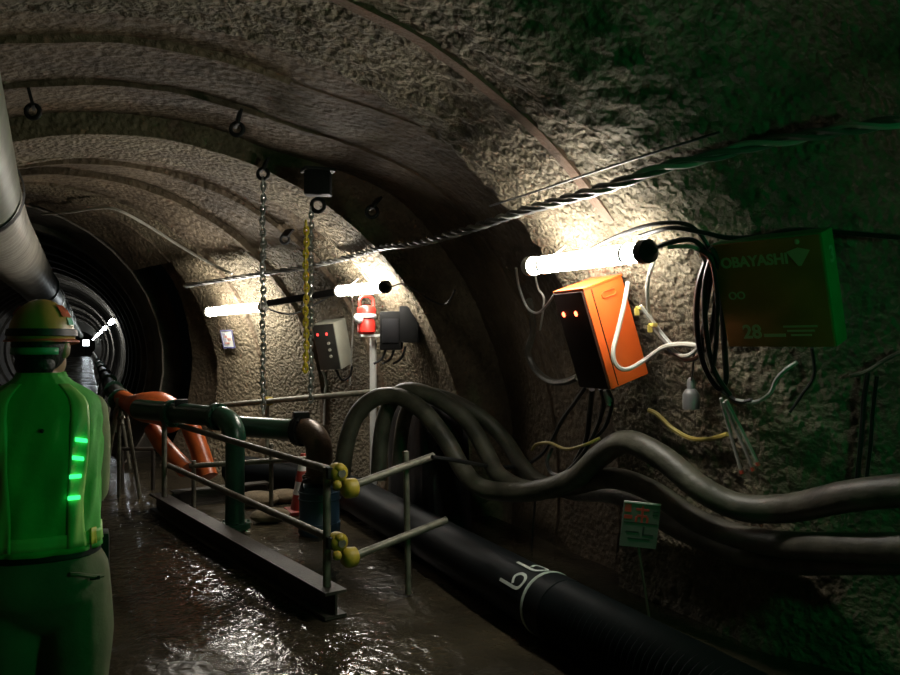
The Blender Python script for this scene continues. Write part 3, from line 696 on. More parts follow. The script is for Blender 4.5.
# red lantern on the pale post, black equipment case beside it
lp = at(366.5, 316, 7.75)
t = thing('lantern', lp, 'bright red lantern with looped handle clamped to the pale post', 'lantern')
k = 7.75 / F
MB().lathe(lp - up * 18 * k, [(0.07, 0), (0.09, 0.02), (0.085, 0.12), (0.07, 0.15), (0.09, 0.17), (0.095, 0.24), (0.075, 0.27), (0.02, 0.28)], 20).build('body', M['red'], t)
MB().tube([lp + up * 8 * k - Vector((0.07, 0, 0)), lp + up * 17 * k - Vector((0.065, 0, 0)), lp + up * 20 * k, lp + up * 17 * k + Vector((0.065, 0, 0)), lp + up * 8 * k + Vector((0.07, 0, 0))], 0.014, 8, sm=4).build('handle', M['red'], t)
MB().lathe(lp - up * 0.02, [(0.092, 0), (0.098, 0.01), (0.098, 0.03), (0.092, 0.04)], 20, caps=False).build('white_band', M['white'], t)
MB().box(lp - up * 0.19 + Vector((0.03, -0.02, 0)), 0.2, 0.05, 0.025, bevel=0.006).build('clamp', M['white_enamel'], t)
MB().ell(lp + Vector((-0.09, -0.03, -0.03)), 0.05, 0.05, 0.05).build('bracket_knob', M['white'], t)
bc = W(397, 331, 0.20)
t = thing('equipment_case', bc, 'black equipment case with cables hanging beside the red lantern', 'case')
fx = (Vector((CT, -ST, 0)), Vector((ST, CT, 0)), up)
MB().box(bc + fx[0] * -0.05, 0.20, 0.34, 0.36, fx, 0.02).build('case', M['black_metal'], t)
MB().box(bc + fx[0] * 0.12 + up * 0.06, 0.18, 0.34, 0.34, fx, 0.02).build('side_unit', M['black_metal'], t)
MB().box(bc + fx[0] * -0.05 - fx[1] * 0.173, 0.15, 0.01, 0.22, fx, 0.004).build('door', mat('black_gloss', (0.015, 0.015, 0.017), 0.4), t)
for x in (-0.1, -0.02, 0.08): MB().tube([bc + fx[0] * x - up * 0.15, bc + fx[0] * (x - 0.04) - up * 0.26, bc + fx[0] * (x - 0.12) - up * 0.31], 0.012, 8, sm=4).build('cable_tail', M['black_cable'], t)
MB().cyl(bc + fx[0] * 0.06 + up * 0.2, at(404, 283, 7.6), 0.012, 8).build('hanger_rod', M['black_metal'], t)

# ------------------------------------------------------------------ small notices
def board(name, c, X, Z, wd, ht, label, m, th=0.006):
    N_ = X.cross(Z).normalized()
    t = thing(name, c, label, 'sign'); MB().box(c, wd, th, ht, (X, N_, Z)).build('board', m, t); return t, (-N_ if (Vector((0, 0, H)) - c).dot(N_) < 0 else N_)
c = W(228, 339, 0.03); n, al, up_ = wall_frame(c)
t, nn = board('notice', c, al, up_, 0.20, 0.21, 'small white notice with blue frame and red marks on the lit wall', M['paper'])
for sx, sz, wx, hz in ((0, .105, .215, .014), (0, -.105, .215, .02), (.1, 0, .014, .21), (-.1, 0, .014, .21)): MB().box(c + al * sx + up_ * sz + n * .005, wx, .012, hz, (al, n, up_)).build('frame', M['ink_blue'], t)
mb = MB()
for sx, sz, wx, hz in ((-.03, .03, .05, .03), (.03, .0, .07, .03), (-.02, -.05, .08, .02)): mb.box(c + al * sx + up_ * sz + n * .005, wx, .004, hz, (al, n, up_))
mb.build('red_print', mat('faded_red', (0.42, 0.2, 0.17), 0.7), t)
mb = MB(); mb.box(c - al * 0.055 + n * .0045, 0.06, .004, .15, (al, n, up_)); mb.build('grey_print', mat('faded_grey', (0.3, 0.3, 0.34), 0.7), t)
c = at(640, 525, 4.35)
X = Vector((CT, -ST, -0.10)).normalized(); Z = Vector((-0.10, 0.0, 1)).normalized(); Z = (Z - X * Z.dot(X)).normalized()
t, nn = board('warning_sign', c, X, Z, 0.20, 0.245, 'small pale warning sign on a thin stick under the grey hoses', mat('dimmed_paper', (0.13, 0.13, 0.115), 0.8, 0, var=0.3))  # white paper darkened, the dim light on it put into its colour
sg = Vector((0, 0, 0))
MB().cyl(c - Z * 0.10 - nn * 0.012, Vector((at(652, 632, 4.38).x, at(652, 632, 4.38).y, 0.0)), 0.007, 8).build('stick', M['wood'], t)
mb = MB()
for (x, z, wx, hz) in ((-.075, .09, .035, .045), (-.07, .04, .045, .02), (.005, .06, .012, .09), (.005, .085, .07, .012), (.005, .05, .055, .012), (-.025, .03, .012, .03), (.035, .03, .012, .03)): mb.box(c + X * x + Z * z + nn * .004, wx, .003, hz, (X, nn, Z))
mb.build('red_print', M['ink_red'], t)
mb = MB()
for (x, z, wx, hz) in ((.075, .08, .03, .006), (.075, .06, .03, .006), (0, .012, .18, .005), (-.04, -.04, .07, .008), (.02, -.03, .01, .05), (.05, -.05, .05, .008), (.0, -.075, .12, .006)): mb.box(c + X * x + Z * z + nn * .004, wx, .003, hz, (X, nn, Z))
mb.build('black_print', M['ink'], t)
MB().box(c + Z * 0.122 + nn * 0.004, 0.2, 0.01, 0.008, (X, nn, Z)).build('top_edge', M['white'], t)

# ------------------------------------------------------------------ chains, eyes, hoist block
def eye(u, v, label, size=0.042, off=-0.03):
    c = W(u, v, off); n, al, up_ = wall_frame(c)
    c = W(u, v, 0.12)
    t = thing('eye_plate', c, label, 'eye', 'lifting eyes in the ceiling')
    MB().box(c - n * 0.04 + up * 0.02, 0.13, 0.02, 0.11, (al, n.cross(al), n), 0.004).build('plate', M['black_metal'], t)
    MB().torus(c - up * 0.015, size, 0.015, Vector((ST, CT, 0)), 22, 8).build('ring', M['black_metal'], t)
    return c
eye(33, 109, 'black lifting eye at the upper left, nearest the ventilation duct')
eye(237, 127, 'black lifting eye without a chain, up and left of the grey chain')
e1 = eye(263, 172, 'black lifting eye holding the long grey chain')
eye(372, 210, 'black lifting eye in the dark, right of the hoist block')
eye(285, 238, 'black lifting eye low in the vault between the two chains')
def chain(p, length, label, m, R_=0.032, r=0.009, pitch=0.075, tw=0.0):
    t = thing('chain', p, label, 'chain', 'chains hanging from the vault')
    k = int(length / pitch)
    views = (Vector((CT, -ST, 0)), Vector((ST, CT, 0)))
    ma = MB().torus((0, 0, 0), R_ * 0.62, r, views[0], 14, 6, 1.0, (0, 0, 1)); mc = MB().torus((0, 0, 0), R_ * 0.62, r, views[1], 14, 6, 1.0, (0, 0, 1))
    for q in (ma, mc): q.v = [(x, y, z * 1.75) for x, y, z in q.v]
    meshes = (ma.mesh('link', m), mc.mesh('link', m))
    for i in range(k):
        o = bpy.data.objects.new('link', meshes[i % 2]); COL.objects.link(o); o.parent = t; o.location = (0.004 * math.sin(i * .7 + tw), 0, -pitch * (i + 0.5))
    return t
chain(e1 - up * 0.05, e1.z - 1.05, 'long grey steel chain hanging down to the green pipes', M['chain'], 0.028, 0.008, 0.046)
hb = W(318, 186, 0.12)
t = thing('hoist_block', hb, 'black hoist block with ring, bolted to the vault rib', 'hoist')
n, al, up_ = wall_frame(hb)
MB().box(hb + up * 0.02, 0.20, 0.12, 0.19, (Vector((CT, -ST, 0)), Vector((ST, CT, 0)), up), 0.012).build('housing', M['black_metal'], t)
MB().torus(hb - up * 0.15, 0.05, 0.016, Vector((ST, CT, 0)), 20, 8).build('ring', M['black_metal'], t)
MB().box(hb + up * 0.12, 0.24, 0.18, 0.025, bevel=0.005).build('base_plate', M['black_metal'], t)
chain(at(311, 207, hb.y * CT + hb.x * ST), 1.55, 'grey steel hoist chain hanging right beside the yellow chain', M['chain'], 0.025, 0.007, 0.042)
chain(at(306, 222, hb.y * CT + hb.x * ST - .35), 1.10, 'bright yellow hand chain under the hoist block', M['yellow_chain'], 0.026, 0.0075, 0.042)

# ------------------------------------------------------------------ cables
# twisted supply line along the wall
path = smooth([W(*q) for q in [(185, 286, .12), (240, 277, .12), (300, 268, .10), (345, 258, .10), (385, 247, .12), (420, 243, .14), (470, 229, .16), (520, 212, .16), (570, 198, .15), (620, 183, .14), (662, 168, .13), (705, 158, .12), (770, 142, .12), (905, 120, .12)]], 26)
t = thing('power_line', path[len(path) // 2], 'twisted three-strand power line strung along the wall above the lamps', 'cable')
acc = 0
rows3 = [[], [], []]
for i, p in enumerate(path):
    if i: acc += (p - path[i - 1]).length
    d = (path[min(i + 1, len(path) - 1)] - path[max(i - 1, 0)]).normalized(); x = d.cross(up).normalized(); y = d.cross(x)
    for k in range(3):
        a = 2 * PI * (acc / 0.42 + k / 3); rows3[k].append(p + (x * math.cos(a) + y * math.sin(a)) * 0.017)
for k in range(3): MB().tube(rows3[k], 0.0125, 6).build('strand', M['strand'] if k else M['grey_cable'], t)
def cable(pts, r, m, label, name='cable', sm=7, n=7, group=None):
    o = MB().tube(smooth([P(p) for p in pts], sm), r, n).build(name, m); tag(o, label, 'cable', group); return o
cable([(490, 206, .05), (540, 190, .07), (600, 170, .07), (650, 154, .06), (720, 132, .05)], 0.006, M['black_cable'], 'thin black wire just above the twisted power line')
cable([(42, 214, .05), (70, 212, .05), (98, 208, .05), (118, 210, .05), (150, 227, .05), (180, 246, .05), (208, 262, .05), (232, 274, .05)], 0.016, M['white_cable'], 'pale cable clipped across the far vault toward the chains')
cable([(268, 309, .2), (285, 314, .12), (300, 312, .1), (316, 304, .1), (330, 296, .2)], 0.010, M['black_cable'], 'black lead sagging under the batten between the lamps')
cable([(385, 290, .2), (404, 284, .15), (430, 300, .15), (446, 304, .12), (455, 290, .1)], 0.008, M['black_cable'], 'thin dark lead looping right from the lamp above the lantern')
cable([(352, 296, .25), (353, 315, .12), (352, 345, .1), (350, 385, .1)], 0.009, M['grey_cable'], 'grey lead dropping behind the grey control box')
cable([(322, 370, .2), (326, 382, .1), (325, 396, .1), (324, 425, .1)], 0.012, M['grey_cable'], 'grey lead dropping from the bottom of the grey control box')
cable([(335, 368, .25), (342, 380, .2), (350, 376, .2), (352, 366, .2)], 0.012, M['black_cable'], 'short black loop under the grey control box')
# around the orange box
cable([(516, 268, .12), (519, 287, .08), (527, 307, .08), (537, 313, .1), (546, 306, .14), (556, 292, .2)], 0.0085, M['grey_cable'], 'grey lead looping from the lamp end to the orange box')
cable([(534, 270, .12), (538, 288, .08), (544, 300, .08), (540, 330, .06)], 0.007, M['white_cable'], 'thin pale lead dropping behind the looping grey lead')
cable([(529, 300, .04), (533, 330, .04), (528, 352, .05), (536, 370, .07), (550, 381, .1), (565, 382, .14), (578, 377, .18)], 0.024, M['hose'], 'thick grey conduit curving into the lower left of the orange box')
yb = oc.y - 0.21
def cy(u, v, o=0.0): p = on_y(u, v, yb - o); return (p.x, p.y, p.z, 0)
cable([cy(628, 282), cy(624, 305, .01), cy(618, 330, .01), (*on_y(613, 352, yb - .03), 0), (*on_y(617, 366, yb - .04), 0), (*on_y(628, 369, yb - .05), 0), (*on_y(645, 360, yb - .05), 0), (664, 347, .12), (684, 344, .1), (700, 346, .1)], 0.013, M['white_cable'], 'pale grey cable bent across the orange box face')
cable([(586, 386, .2), (575, 402, .12), (562, 420, .1), (553, 438, .1), (541, 455, .12), (520, 466, .25), (490, 466, .5), (460, 461, 5.2), (432, 457, 5.0)], 0.014, M['black_cable'], 'black cable running from the orange box left to the guardrail')
cable([(600, 388, .2), (604, 402, .12), (598, 425, .1), (584, 452, .16), (566, 472, .22), (553, 474, .22), (547, 462, .2), (552, 448, .14)], 0.014, M['black_cable'], 'black cable hanging in a hook-shaped loop below the orange box')
cable([(607, 388, .2), (612, 402, .12), (606, 425, .1), (594, 440, .1)], 0.013, M['black_cable'], 'short black cable tail under the orange box corner')
cable([(592, 389, .2), (590, 410, .1), (586, 440, .08), (575, 462, .1)], 0.018, M['black_cable'], 'thick black cable dropping straight behind the hook-shaped loop')
mb = MB(); q0, q1 = W(606, 390, .16), W(609, 402, .16); mb.cyl(q0, q1, 0.022, 12); mb.cyl(q1, q1 - up * 0.02, 0.014, 10); o = mb.build('cable_gland', M['chain']); tag(o, 'shiny metal cable gland under the orange box', 'gland')
cable([(532, 450, .16), (537, 444, .18), (550, 443, .18), (566, 449, .18), (584, 445, .2), (600, 438, .12)], 0.011, M['yellow_cable'], 'short olive-yellow cord tied around the cables below the orange box')
cable([(648, 410, .1), (657, 414, .08), (672, 428, .06), (690, 438, .05), (708, 439, .05), (728, 434, .06)], 0.013, M['yellow_cable'], 'yellow cord sagging on the wall below the hanging socket')
# cable coil right of the lamp
coil = [
 ([(590, 250, .1), (622, 234, .12), (655, 224, .12), (685, 224, .12), (703, 238, .14), (712, 262, .16), (708, 300, .16), (702, 340, .14), (708, 375, .12), (735, 400, .1), (752, 400, .1)], 0.011),
 ([(648, 252, .14), (668, 243, .14), (692, 240, .14), (707, 255, .15), (716, 285, .16), (712, 330, .14), (705, 350, .12), (690, 360, .1), (672, 352, .08), (664, 342, .08)], 0.013),
 ([(655, 258, .12), (648, 280, .12), (648, 305, .1), (653, 325, .08), (664, 340, .08), (680, 355, .1), (694, 352, .12), (703, 335, .14), (706, 300, .16), (707, 268, .16), (695, 248, .15), (668, 247, .14)], 0.011),
 ([(706, 262, .2), (698, 290, .2), (697, 330, .2), (704, 365, .18), (718, 388, .16), (726, 380, .16), (724, 340, .18), (722, 300, .2), (718, 262, .2), (710, 248, .2)], 0.015),
 ([(712, 255, .22), (705, 285, .22), (706, 330, .22), (714, 370, .2), (730, 395, .16)], 0.014),
 ([(700, 250, .24), (712, 262, .25), (717, 300, .25), (716, 345, .22), (712, 372, .2)], 0.012),
 ([(640, 236, .1), (670, 228, .12), (700, 232, .14), (730, 238, .12), (765, 236, .1), (800, 230, .08), (905, 238, .08)], 0.012)]
clab = ['black coil cable sweeping from above the lamp down to the loose ends', 'black coil cable curling from the lamp cap under the coil', 'grey-black coil turn lying nearest the orange box', 'thick black turn forming the right-hand loop of the coil', 'black coil turn hanging down toward the loose wire', 'short black turn crossing the front of the coil', 'black cable leaving the coil to the right above the lettered case']
for (pts, r), lb_ in zip(coil, clab): cable(pts, r, M['grey_cable'] if 'grey-black' in lb_ else M['black_cable'], lb_, 'coiled_cable', group='cables of the coil')
cable([(735, 400, .1), (755, 402, .1), (770, 393, .1), (776, 380, .1), (784, 371, .12), (797, 362, .12)], 0.010, M['grey_cable'], 'shiny loose wire curling up below the lettered case')
cable([(640, 306, .12), (650, 318, .1), (660, 332, .09), (672, 346, .1)], 0.013, M['grey_cable'], 'grey cable slanting down from the orange box corner to the coil')
t = thing('cable_tie', W(651, 320, .13), 'yellow tape flags tied around the slanting grey cable', 'cable tie')
for (u, v) in ((640, 308), (653, 325)):
    p = W(u, v, .12); MB().box(p, 0.035, 0.035, 0.02, bevel=0.004).build('tape', M['yellow_cable'], t); MB().box(p + Vector((-0.02, 0, -0.02)), 0.03, 0.005, 0.04).build('tape_tail', M['yellow_cable'], t)
for i, pts in enumerate(([(721, 398, .1), (728, 425, .08), (735, 450, .08), (741, 470, .08)], [(724, 402, .12), (735, 428, .1), (745, 450, .1), (752, 467, .1)], [(726, 400, .14), (739, 425, .12), (750, 447, .12), (757, 462, .12)])):
    Pp = smooth([W(*q) for q in pts], 5); t = thing('loose_wire', Pp[-1], ['leftmost', 'middle', 'rightmost'][i] + ' of three grey wires with red tips hanging below the coil', 'wire', 'three red-tipped wires')
    MB().tube(Pp, 0.009, 7).build('wire', M['grey_cable'], t); d = (Pp[-1] - Pp[-2]).normalized(); MB().cyl(Pp[-1], Pp[-1] + d * 0.02, 0.01, 8).build('tip', M['red_tip'], t)
sp = W(691, 398, .1)
t = thing('hanging_socket', sp, 'bell-shaped grey lamp socket hanging on a black cord', 'socket')
MB().tube([W(694, 352, .1), W(693, 370, .1), sp + up * 0.09], 0.006, 6, sm=4).build('cord', M['black_cable'], t)
MB().lathe(sp, [(0.045, -0.06), (0.045, -0.05), (0.045, 0.02), (0.03, 0.045), (0.022, 0.05), (0.022, 0.09), (0.012, 0.11)], 18).build('bell', M['strand'], t)
cable([(905, 350, .06), (885, 360, .06), (868, 371, .05), (850, 376, .05)], 0.010, M['hose'], 'dim grey wire end reaching in from the right edge')
cable([(868, 372, .05), (864, 400, .05), (861, 440, .05), (857, 482, .06)], 0.012, M['black_cable'], 'black cable hanging on the green wall, left of its pair', group='pair of cables on the green wall')
cable([(877, 376, .05), (873, 410, .05), (870, 450, .05), (866, 482, .06)], 0.010, M['black_cable'], 'black cable hanging on the green wall, right of its pair', group='pair of cables on the green wall')
cable([(812, 348, .1), (814, 375, .05), (802, 395, .05), (790, 412, .05)], 0.008, M['black_cable'], 'thin black lead dropping under the lettered case')
cable([(535, 500, .06), (532, 540, .05), (530, 575, .05)], 0.009, M['black_cable'], 'black cord hanging on the wall below the grey hoses')

# duckboard walkway down the far tunnel
t = thing('duckboard', (-0.55, 14, 0), 'duckboard walkway of wet cross planks far behind the man', 'walkway')
me = MB().box((0, 0, 0), 1.3, 0.24, 0.04, bevel=0.006).mesh('plank', M['wood'])
for i in range(34):
    o = bpy.data.objects.new('plank', me); COL.objects.link(o); o.parent = t; o.location = (random.uniform(-.03, .03), -3.0 + i * 0.42, 0.055); o.rotation_euler = (0, 0, random.uniform(-.02, .02))
for s in (-0.5, 0.5): MB().box((-0.55 + s, 18.0, 0.02), 0.08, 14.6, 0.035).build('bearer', M['wood'], t)

# ------------------------------------------------------------------ the worker
PX, PY = -0.135, 2.87
man = thing('person', (PX, PY, 0), 'person seen from behind in green safety vest and hard hat, walking away', 'person')
def L2W(p): return Vector((PX + p[0], PY + p[1], p[2]))
def ringloft(mb, rings, n=28, pw=2.4):
    rows = []
    for (cx_, cy_, z, a, b) in rings:
        row = []
        for k in range(n):
            t_ = 2 * PI * k / n; c_, s_ = math.cos(t_), math.sin(t_)
            x = a * math.copysign(abs(c_) ** (2 / pw), c_); y = b * math.copysign(abs(s_) ** (2 / pw), s_)
            row.append(L2W((cx_ + x, cy_ + y, z)))
        rows.append(row)
    b0 = mb.quadgrid(rows, True); m_ = len(rows)
    mb.f.append(tuple(b0 + k for k in range(n))[::-1]); mb.f.append(tuple(b0 + (m_ - 1) * n + k for k in range(n)))
def limb(mb, pts, rads, n=14, sm=4):
    Pp = smooth([L2W(p) for p in pts], sm); rr = []
    for i in range(len(Pp)):
        t_ = i / (len(Pp) - 1) * (len(rads) - 1); k_ = min(int(t_), len(rads) - 2); rr.append(rads[k_] + (rads[k_ + 1] - rads[k_]) * (t_ - k_))
    mb.tube(Pp, rr, n)
    mb.ell(Pp[0], rr[0], rr[0], rr[0], 12, 8); mb.ell(Pp[-1], rr[-1], rr[-1], rr[-1], 12, 8)
def fuse(o, vox, it=6):
    r_ = o.modifiers.new('remesh', 'REMESH'); r_.mode = 'VOXEL'; r_.voxel_size = vox; r_.use_smooth_shade = True
    s = o.modifiers.new('smooth', 'SMOOTH'); s.factor = 0.5; s.iterations = it
ARM_R = [(0.142, 0.0, 1.385), (0.150, 0.03, 1.28), (0.152, 0.07, 1.15), (0.15, 0.16, 1.09), (0.11, 0.26, 1.05)]
ARM_L = [(-0.155, 0.0, 1.385), (-0.195, 0.0, 1.25), (-0.22, 0.01, 1.10), (-0.23, 0.07, 0.96), (-0.22, 0.11, 0.87)]
# bare body: one continuous surface
mb = MB()
TOR = [(0, 0, .84, 0.133, .11), (0, 0, .95, 0.129, .105), (0, 0, 1.08, 0.120, .1), (0, 0, 1.22, 0.138, .105), (0, 0, 1.33, 0.150, .1), (0, 0, 1.40, 0.112, .08), (0, 0.01, 1.44, 0.060, .06), (0, 0.015, 1.50, 0.047, .058)]
ringloft(mb, TOR)
hc = Vector((0.0, 0.03, 1.595))
yawh = -0.38
HX = Vector((math.cos(yawh), math.sin(yawh), 0)); HY = Vector((-math.sin(yawh), math.cos(yawh), 0)); HZ = up
def hd_(x, y, z): return L2W(hc) + HX * x + HY * y + HZ * z
mb.ell(hd_(0, 0, 0.01), 0.076, 0.095, 0.105, 20, 14, ax=(HX, HY, HZ))
mb.ell(hd_(0, 0.035, -0.055), 0.058, 0.062, 0.065, 16, 10, ax=(HX, HY, HZ))
mb.ell(hd_(0, 0.10, -0.02), 0.014, 0.02, 0.026, 10, 8, ax=(HX, HY, HZ))           # nose
mb.ell(hd_(0, 0.088, -0.065), 0.026, 0.012, 0.010, 10, 8, ax=(HX, HY, HZ))          # mouth
for s in (-1, 1):
    mb.ell(hd_(0.078 * s, -0.005, -0.01), 0.012, 0.022, 0.034, 10, 8, ax=(HX, HY, HZ))  # ears
    mb.ell(hd_(0.03 * s, 0.085, 0.012), 0.014, 0.01, 0.010, 10, 8, ax=(HX, HY, HZ))   # eye sockets
limb(mb, ARM_R, [.05, .046, .04, .037, .03]); limb(mb, ARM_L, [.05, .046, .04, .037, .03])
def hand(base, d, curl, side):
    base = Vector(base); d = Vector(d).normalized(); x = d.cross(Vector((0, 0, 1))).normalized() * side; y = x.cross(d).normalized()
    if y.z > 0: y = -y
    limb(mb, [base, base + d * 0.045, base + d * 0.09], [.03, .034, .03], 12, 3)
    for i, (o_, l_) in enumerate(((-.030, .060), (-.010, .072), (.010, .076), (.030, .068))):
        b0 = base + d * 0.085 + x * o_
        limb(mb, [b0, b0 + d * l_ * .45 + y * curl * .01, b0 + d * l_ * .75 + y * curl * .03, b0 + d * l_ * .85 + y * curl * .055], [.010, .0095, .009, .008], 8, 3)
    b0 = base + d * 0.03 - x * 0.03
    limb(mb, [b0, b0 + d * .025 - x * .022 + y * .01, b0 + d * .055 - x * .022 + y * .025], [.012, .0105, .009], 8, 3)
hand((0.105, 0.27, 1.047), (-0.35, 0.9, -0.1), 0.9, 1); hand((-0.218, 0.113, 0.86), (0.05, 0.25, -0.95), 0.6, -1)
LEG_R = [(0.095, 0.0, .86), (0.105, 0.03, .66), (0.105, 0.04, .47), (0.10, -0.01, .27), (0.10, -0.05, .09)]
LEG_L = [(-0.095, 0.0, .86), (-0.105, 0.05, .66), (-0.105, 0.09, .47), (-0.105, 0.10, .27), (-0.105, 0.09, .09)]
limb(mb, LEG_R, [.085, .075, .058, .052, .04]); limb(mb, LEG_L, [.085, .075, .058, .052, .04])
for L_ in (LEG_R, LEG_L): 
    a = L_[-1]; limb(mb, [(a[0], a[1] - 0.03, 0.05), (a[0], a[1] + 0.08, 0.045), (a[0], a[1] + 0.16, 0.035)], [.038, .038, .03], 12, 3)
body = mb.build('body', M['skin'], man); fuse(body, 0.009, 3)
mb = MB(); mb.ell(hd_(0, -0.012, 0.008), 0.082, 0.094, 0.100, 20, 14, -0.95, 0.9, ax=(HX, HY, HZ)); mb.ell(hd_(0, -0.05, -0.06), 0.062, 0.045, 0.05, 16, 10, ax=(HX, HY, HZ))
mb.build('hair', M['hair'], man)
# jacket (sleeves), trousers, boots
mb = MB(); J = [(0, 0, .83, 0.153, .135), (0, 0, .95, 0.150, .13), (0, 0, 1.08, 0.148, .125), (0, 0, 1.22, 0.159, .128), (0, 0, 1.33, 0.168, .12), (0, 0, 1.40, 0.142, .095), (0, 0.005, 1.45, 0.086, .075), (0, 0.01, 1.49, 0.058, .066)]
ringloft(mb, J)
limb(mb, ARM_R, [.056, .056, .052, .048, .042]); limb(mb, ARM_L, [.056, .056, .052, .048, .042])
jk = mb.build('jacket', M['jacket'], man); fuse(jk, 0.012, 5)
mb = MB(); ringloft(mb, [(0, 0, .69, .03, .05), (0, 0, .73, .10, .09), (0, 0, .79, .178, .13), (0, 0, .84, .186, .138), (0, 0, .97, .168, .13)])
limb(mb, LEG_R[:5], [.108, .112, .092, .084, .075]); limb(mb, LEG_L[:5], [.108, .112, .092, .084, .075])
tr = mb.build('trousers', M['trousers'], man); fuse(tr, 0.012, 5)
pk = MB(); 
pts = [L2W((0.085 + 0.095 * i / 8, -0.128 + 0.045 * (i / 8) ** 2 - 0.004, 0.875 + 0.012 * math.cos(PI * i / 8))) for i in range(9)]
pk.tube(pts, 0.007, 6).build('pocket_flap', M['trousers'], tr)
MB().box(L2W((0.155, -0.106, 0.862)), 0.03, 0.012, 0.012, bevel=0.003).build('pocket_button', M['belt'], tr)
for L_ in (LEG_R, LEG_L):
    mb = MB(); a = L_[-1]; k_ = L_[-2]
    limb(mb, [(k_[0], k_[1], .30), (a[0], a[1], .12), (a[0], a[1] - 0.01, 0.06)], [.088, .075, .055], 14, 4); limb(mb, [(a[0], a[1] - 0.03, 0.052), (a[0], a[1] + 0.09, 0.052), (a[0], a[1] + 0.19, 0.045)], [.05, .052, .044], 14, 3)
    bo = mb.build('boot', M['boots'], man); fuse(bo, 0.012, 4)
mb = MB(); ringloft(mb, [(0, 0, .93, .168, .135), (0, 0, .935, .175, .14), (0, 0, .97, .174, .139), (0, 0, .975, .166, .133)]); mb.build('belt', M['belt'], man)
MB().box(L2W((0.175, 0.05, 0.91)), 0.05, 0.09, 0.13, bevel=0.015).build('belt_pouch', M['belt'], man)
# vest shell with armholes left to the sleeves
VR = [(.952, .178, .148), (1.03, .174, .144), (1.12, .172, .142), (1.22, .176, .142), (1.31, .180, .136), (1.37, .182, .124), (1.41, .178, .112), (1.44, .158, .100), (1.465, .118, .088), (1.487, .080, .078), (1.510, .070, .072)]
def vsurf(ang, z, o=0.0):
    z = max(VR[0][0], min(VR[-1][0], z))
    for (z0, a0, b0), (z1, a1, b1) in zip(VR, VR[1:]):
        if z <= z1: f_ = (z - z0) / (z1 - z0); a, b = a0 + (a1 - a0) * f_, b0 + (b1 - b0) * f_; break
    c_, s_ = math.cos(ang), math.sin(ang); pw = 2.4
    fold = 0.004 * math.sin(ang * 9 + z * 11) + 0.003 * math.sin(ang * 17 - z * 23)
    fold *= 1 if z < 1.36 else 0.3
    return L2W(((a + o + fold) * math.copysign(abs(c_) ** (2 / pw), c_), (b + o + fold) * math.copysign(abs(s_) ** (2 / pw), s_), z))
mb = MB(); rows = []
zs = [.952 + (1.510 - .952) * i / 36 for i in range(37)]
for z in zs: rows.append([vsurf(2 * PI * k / 72, z) for k in range(72)])
mb.quadgrid(rows, True); vest = mb.build('vest', M['vest'], man)
so = vest.modifiers.new('thick', 'SOLIDIFY'); so.thickness = 0.006
def vstrip(a0, a1, z0, z1, m, name, o=0.005, nz=24, na=6, lean=0.0, label=None):
    mb = MB(); rows = []
    for i in range(nz + 1):
        z = z0 + (z1 - z0) * i / nz; sh = lean * (z - z0)
        rows.append([vsurf(a0 + (a1 - a0) * k / na + sh, z, o) for k in range(na + 1)])
    mb.quadgrid(rows); ob_ = mb.build(name, m, vest, label=label); q = ob_.modifiers.new('thick', 'SOLIDIFY'); q.thickness = 0.004; return ob_
A0 = -PI / 2
vstrip(A0 - 0.72, A0 - 0.36, .97, 1.475, M['vest_tape'], 'reflective_tape', lean=-0.15); vstrip(A0 + 0.36, A0 + 0.72, .97, 1.475, M['vest_tape'], 'reflective_tape', lean=0.15)
vstrip(A0 - PI, A0 + PI, .972, 1.012, M['vest_tape'], 'waist_tape', o=0.004, nz=3, na=60)
vstrip(A0 + 0.82, A0 + 1.02, .968, 1.02, M['yellow_patch'], 'yellow_patch', o=0.008, nz=3)
for i, (z, a_) in enumerate(((1.30, .60), (1.245, .55), (1.19, .50), (1.125, .47))):
    p = vsurf(A0 + a_, z, 0.012); MB().box(p, 0.036, 0.008, 0.013, (Vector((0.95, 0.2, -0.2 if i < 2 else 0)).normalized(), Vector((-0.2, 0.98, 0)).normalized(), up), 0.003).build('vest_light', M['vest_led'], vest, label='small glowing green light')
MB().ell(vsurf(A0 + 0.02, 1.335, 0.004), 0.006, 0.005, 0.007, 10, 6).build('vest_hole', M['belt'], vest)
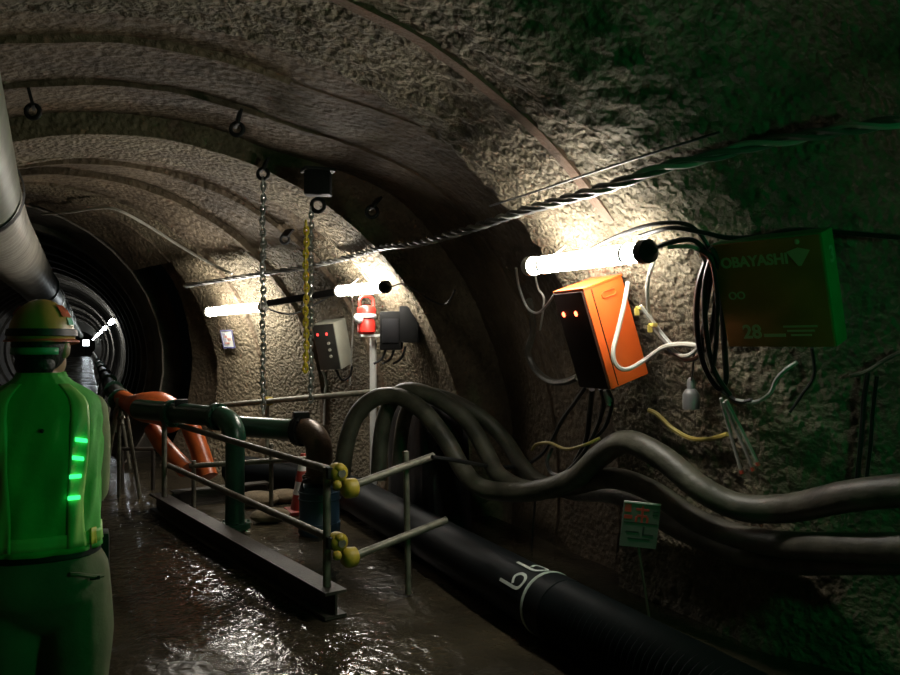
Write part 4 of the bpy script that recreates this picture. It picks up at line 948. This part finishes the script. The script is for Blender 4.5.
# hard hat
t_ = MB(); rows = []
for i in range(13):
    a = math.radians(-4 + 94 * i / 12); q = max(math.cos(a), 1e-3); row = []
    for k in range(36):
        b = 2 * PI * k / 36; rib = 0.004 * max(0, math.cos(b * 2)) ** 8 if i > 3 else 0
        row.append(hd_((0.094 + rib) * q * math.cos(b), (0.116 + rib) * q * math.sin(b), 0.025 + 0.125 * math.sin(a)))
    rows.append(row)
t_.quadgrid(rows, True); hm = t_.build('hard_hat', M['helmet'], man); q = hm.modifiers.new('thick', 'SOLIDIFY'); q.thickness = 0.004
mb = MB(); rows = []
for (o_, z) in ((0.0, 0.022), (0.014, 0.016), (0.014, 0.012), (0.0, 0.016)):
    row = []
    for k in range(36):
        b = 2 * PI * k / 36; f_ = max(0, math.sin(b)) ** 3 * 0.045 if o_ > 0 else 0
        row.append(hd_((0.093 + o_) * math.cos(b), (0.115 + o_ + f_) * math.sin(b), z - f_ * 0.25))
    rows.append(row)
mb.quadgrid(rows, True, True); mb.build('brim', M['helmet_red'], hm, label='orange-red brim')
mb = MB(); rows = []
for z_, o_ in ((0.030, .003), (0.032, .006), (0.052, .005), (0.054, .002)):
    q = math.cos(math.asin(min(1, (z_ - 0.025) / 0.125))); rows.append([hd_((0.096 * q + o_) * math.cos(2 * PI * k / 40), (0.118 * q + o_) * math.sin(2 * PI * k / 40), z_) for k in range(40)])
mb.quadgrid(rows, True); mb.build('goggle_strap', M['strap'], hm, label='black goggle strap')
def hpatch(b0, b1, a0, a1, m, name):
    mb = MB(); rows = []
    for i in range(5):
        a = a0 + (a1 - a0) * i / 4; rows.append([hd_(0.099 * math.cos(a) * math.cos(b0 + (b1 - b0) * k / 6), 0.121 * math.cos(a) * math.sin(b0 + (b1 - b0) * k / 6), 0.025 + 0.130 * math.sin(a)) for k in range(7)])
    mb.quadgrid(rows); mb.build(name, m, hm)
hpatch(-0.35, 0.35, 0.55, 0.95, M['helmet_red'], 'red_stripe'); hpatch(-0.15, 0.2, 0.33, 0.52, M['sticker'], 'sticker'); hpatch(PI - 0.5, PI + 0.5, 0.6, 0.9, M['helmet_red'], 'red_stripe')
mb = MB(); rows = []
for z_ in (-0.028, -0.006): rows.append([hd_(0.085 * math.cos(b), 0.108 * math.sin(b) - 0.004, z_) for b in [-PI * 0.85 + PI * 0.7 * k / 14 for k in range(15)]])
mb.quadgrid(rows); q = mb.build('neck_strap', M['refl'], hm, label='green harness strap across the nape'); q2 = q.modifiers.new('thick', 'SOLIDIFY'); q2.thickness = 0.006
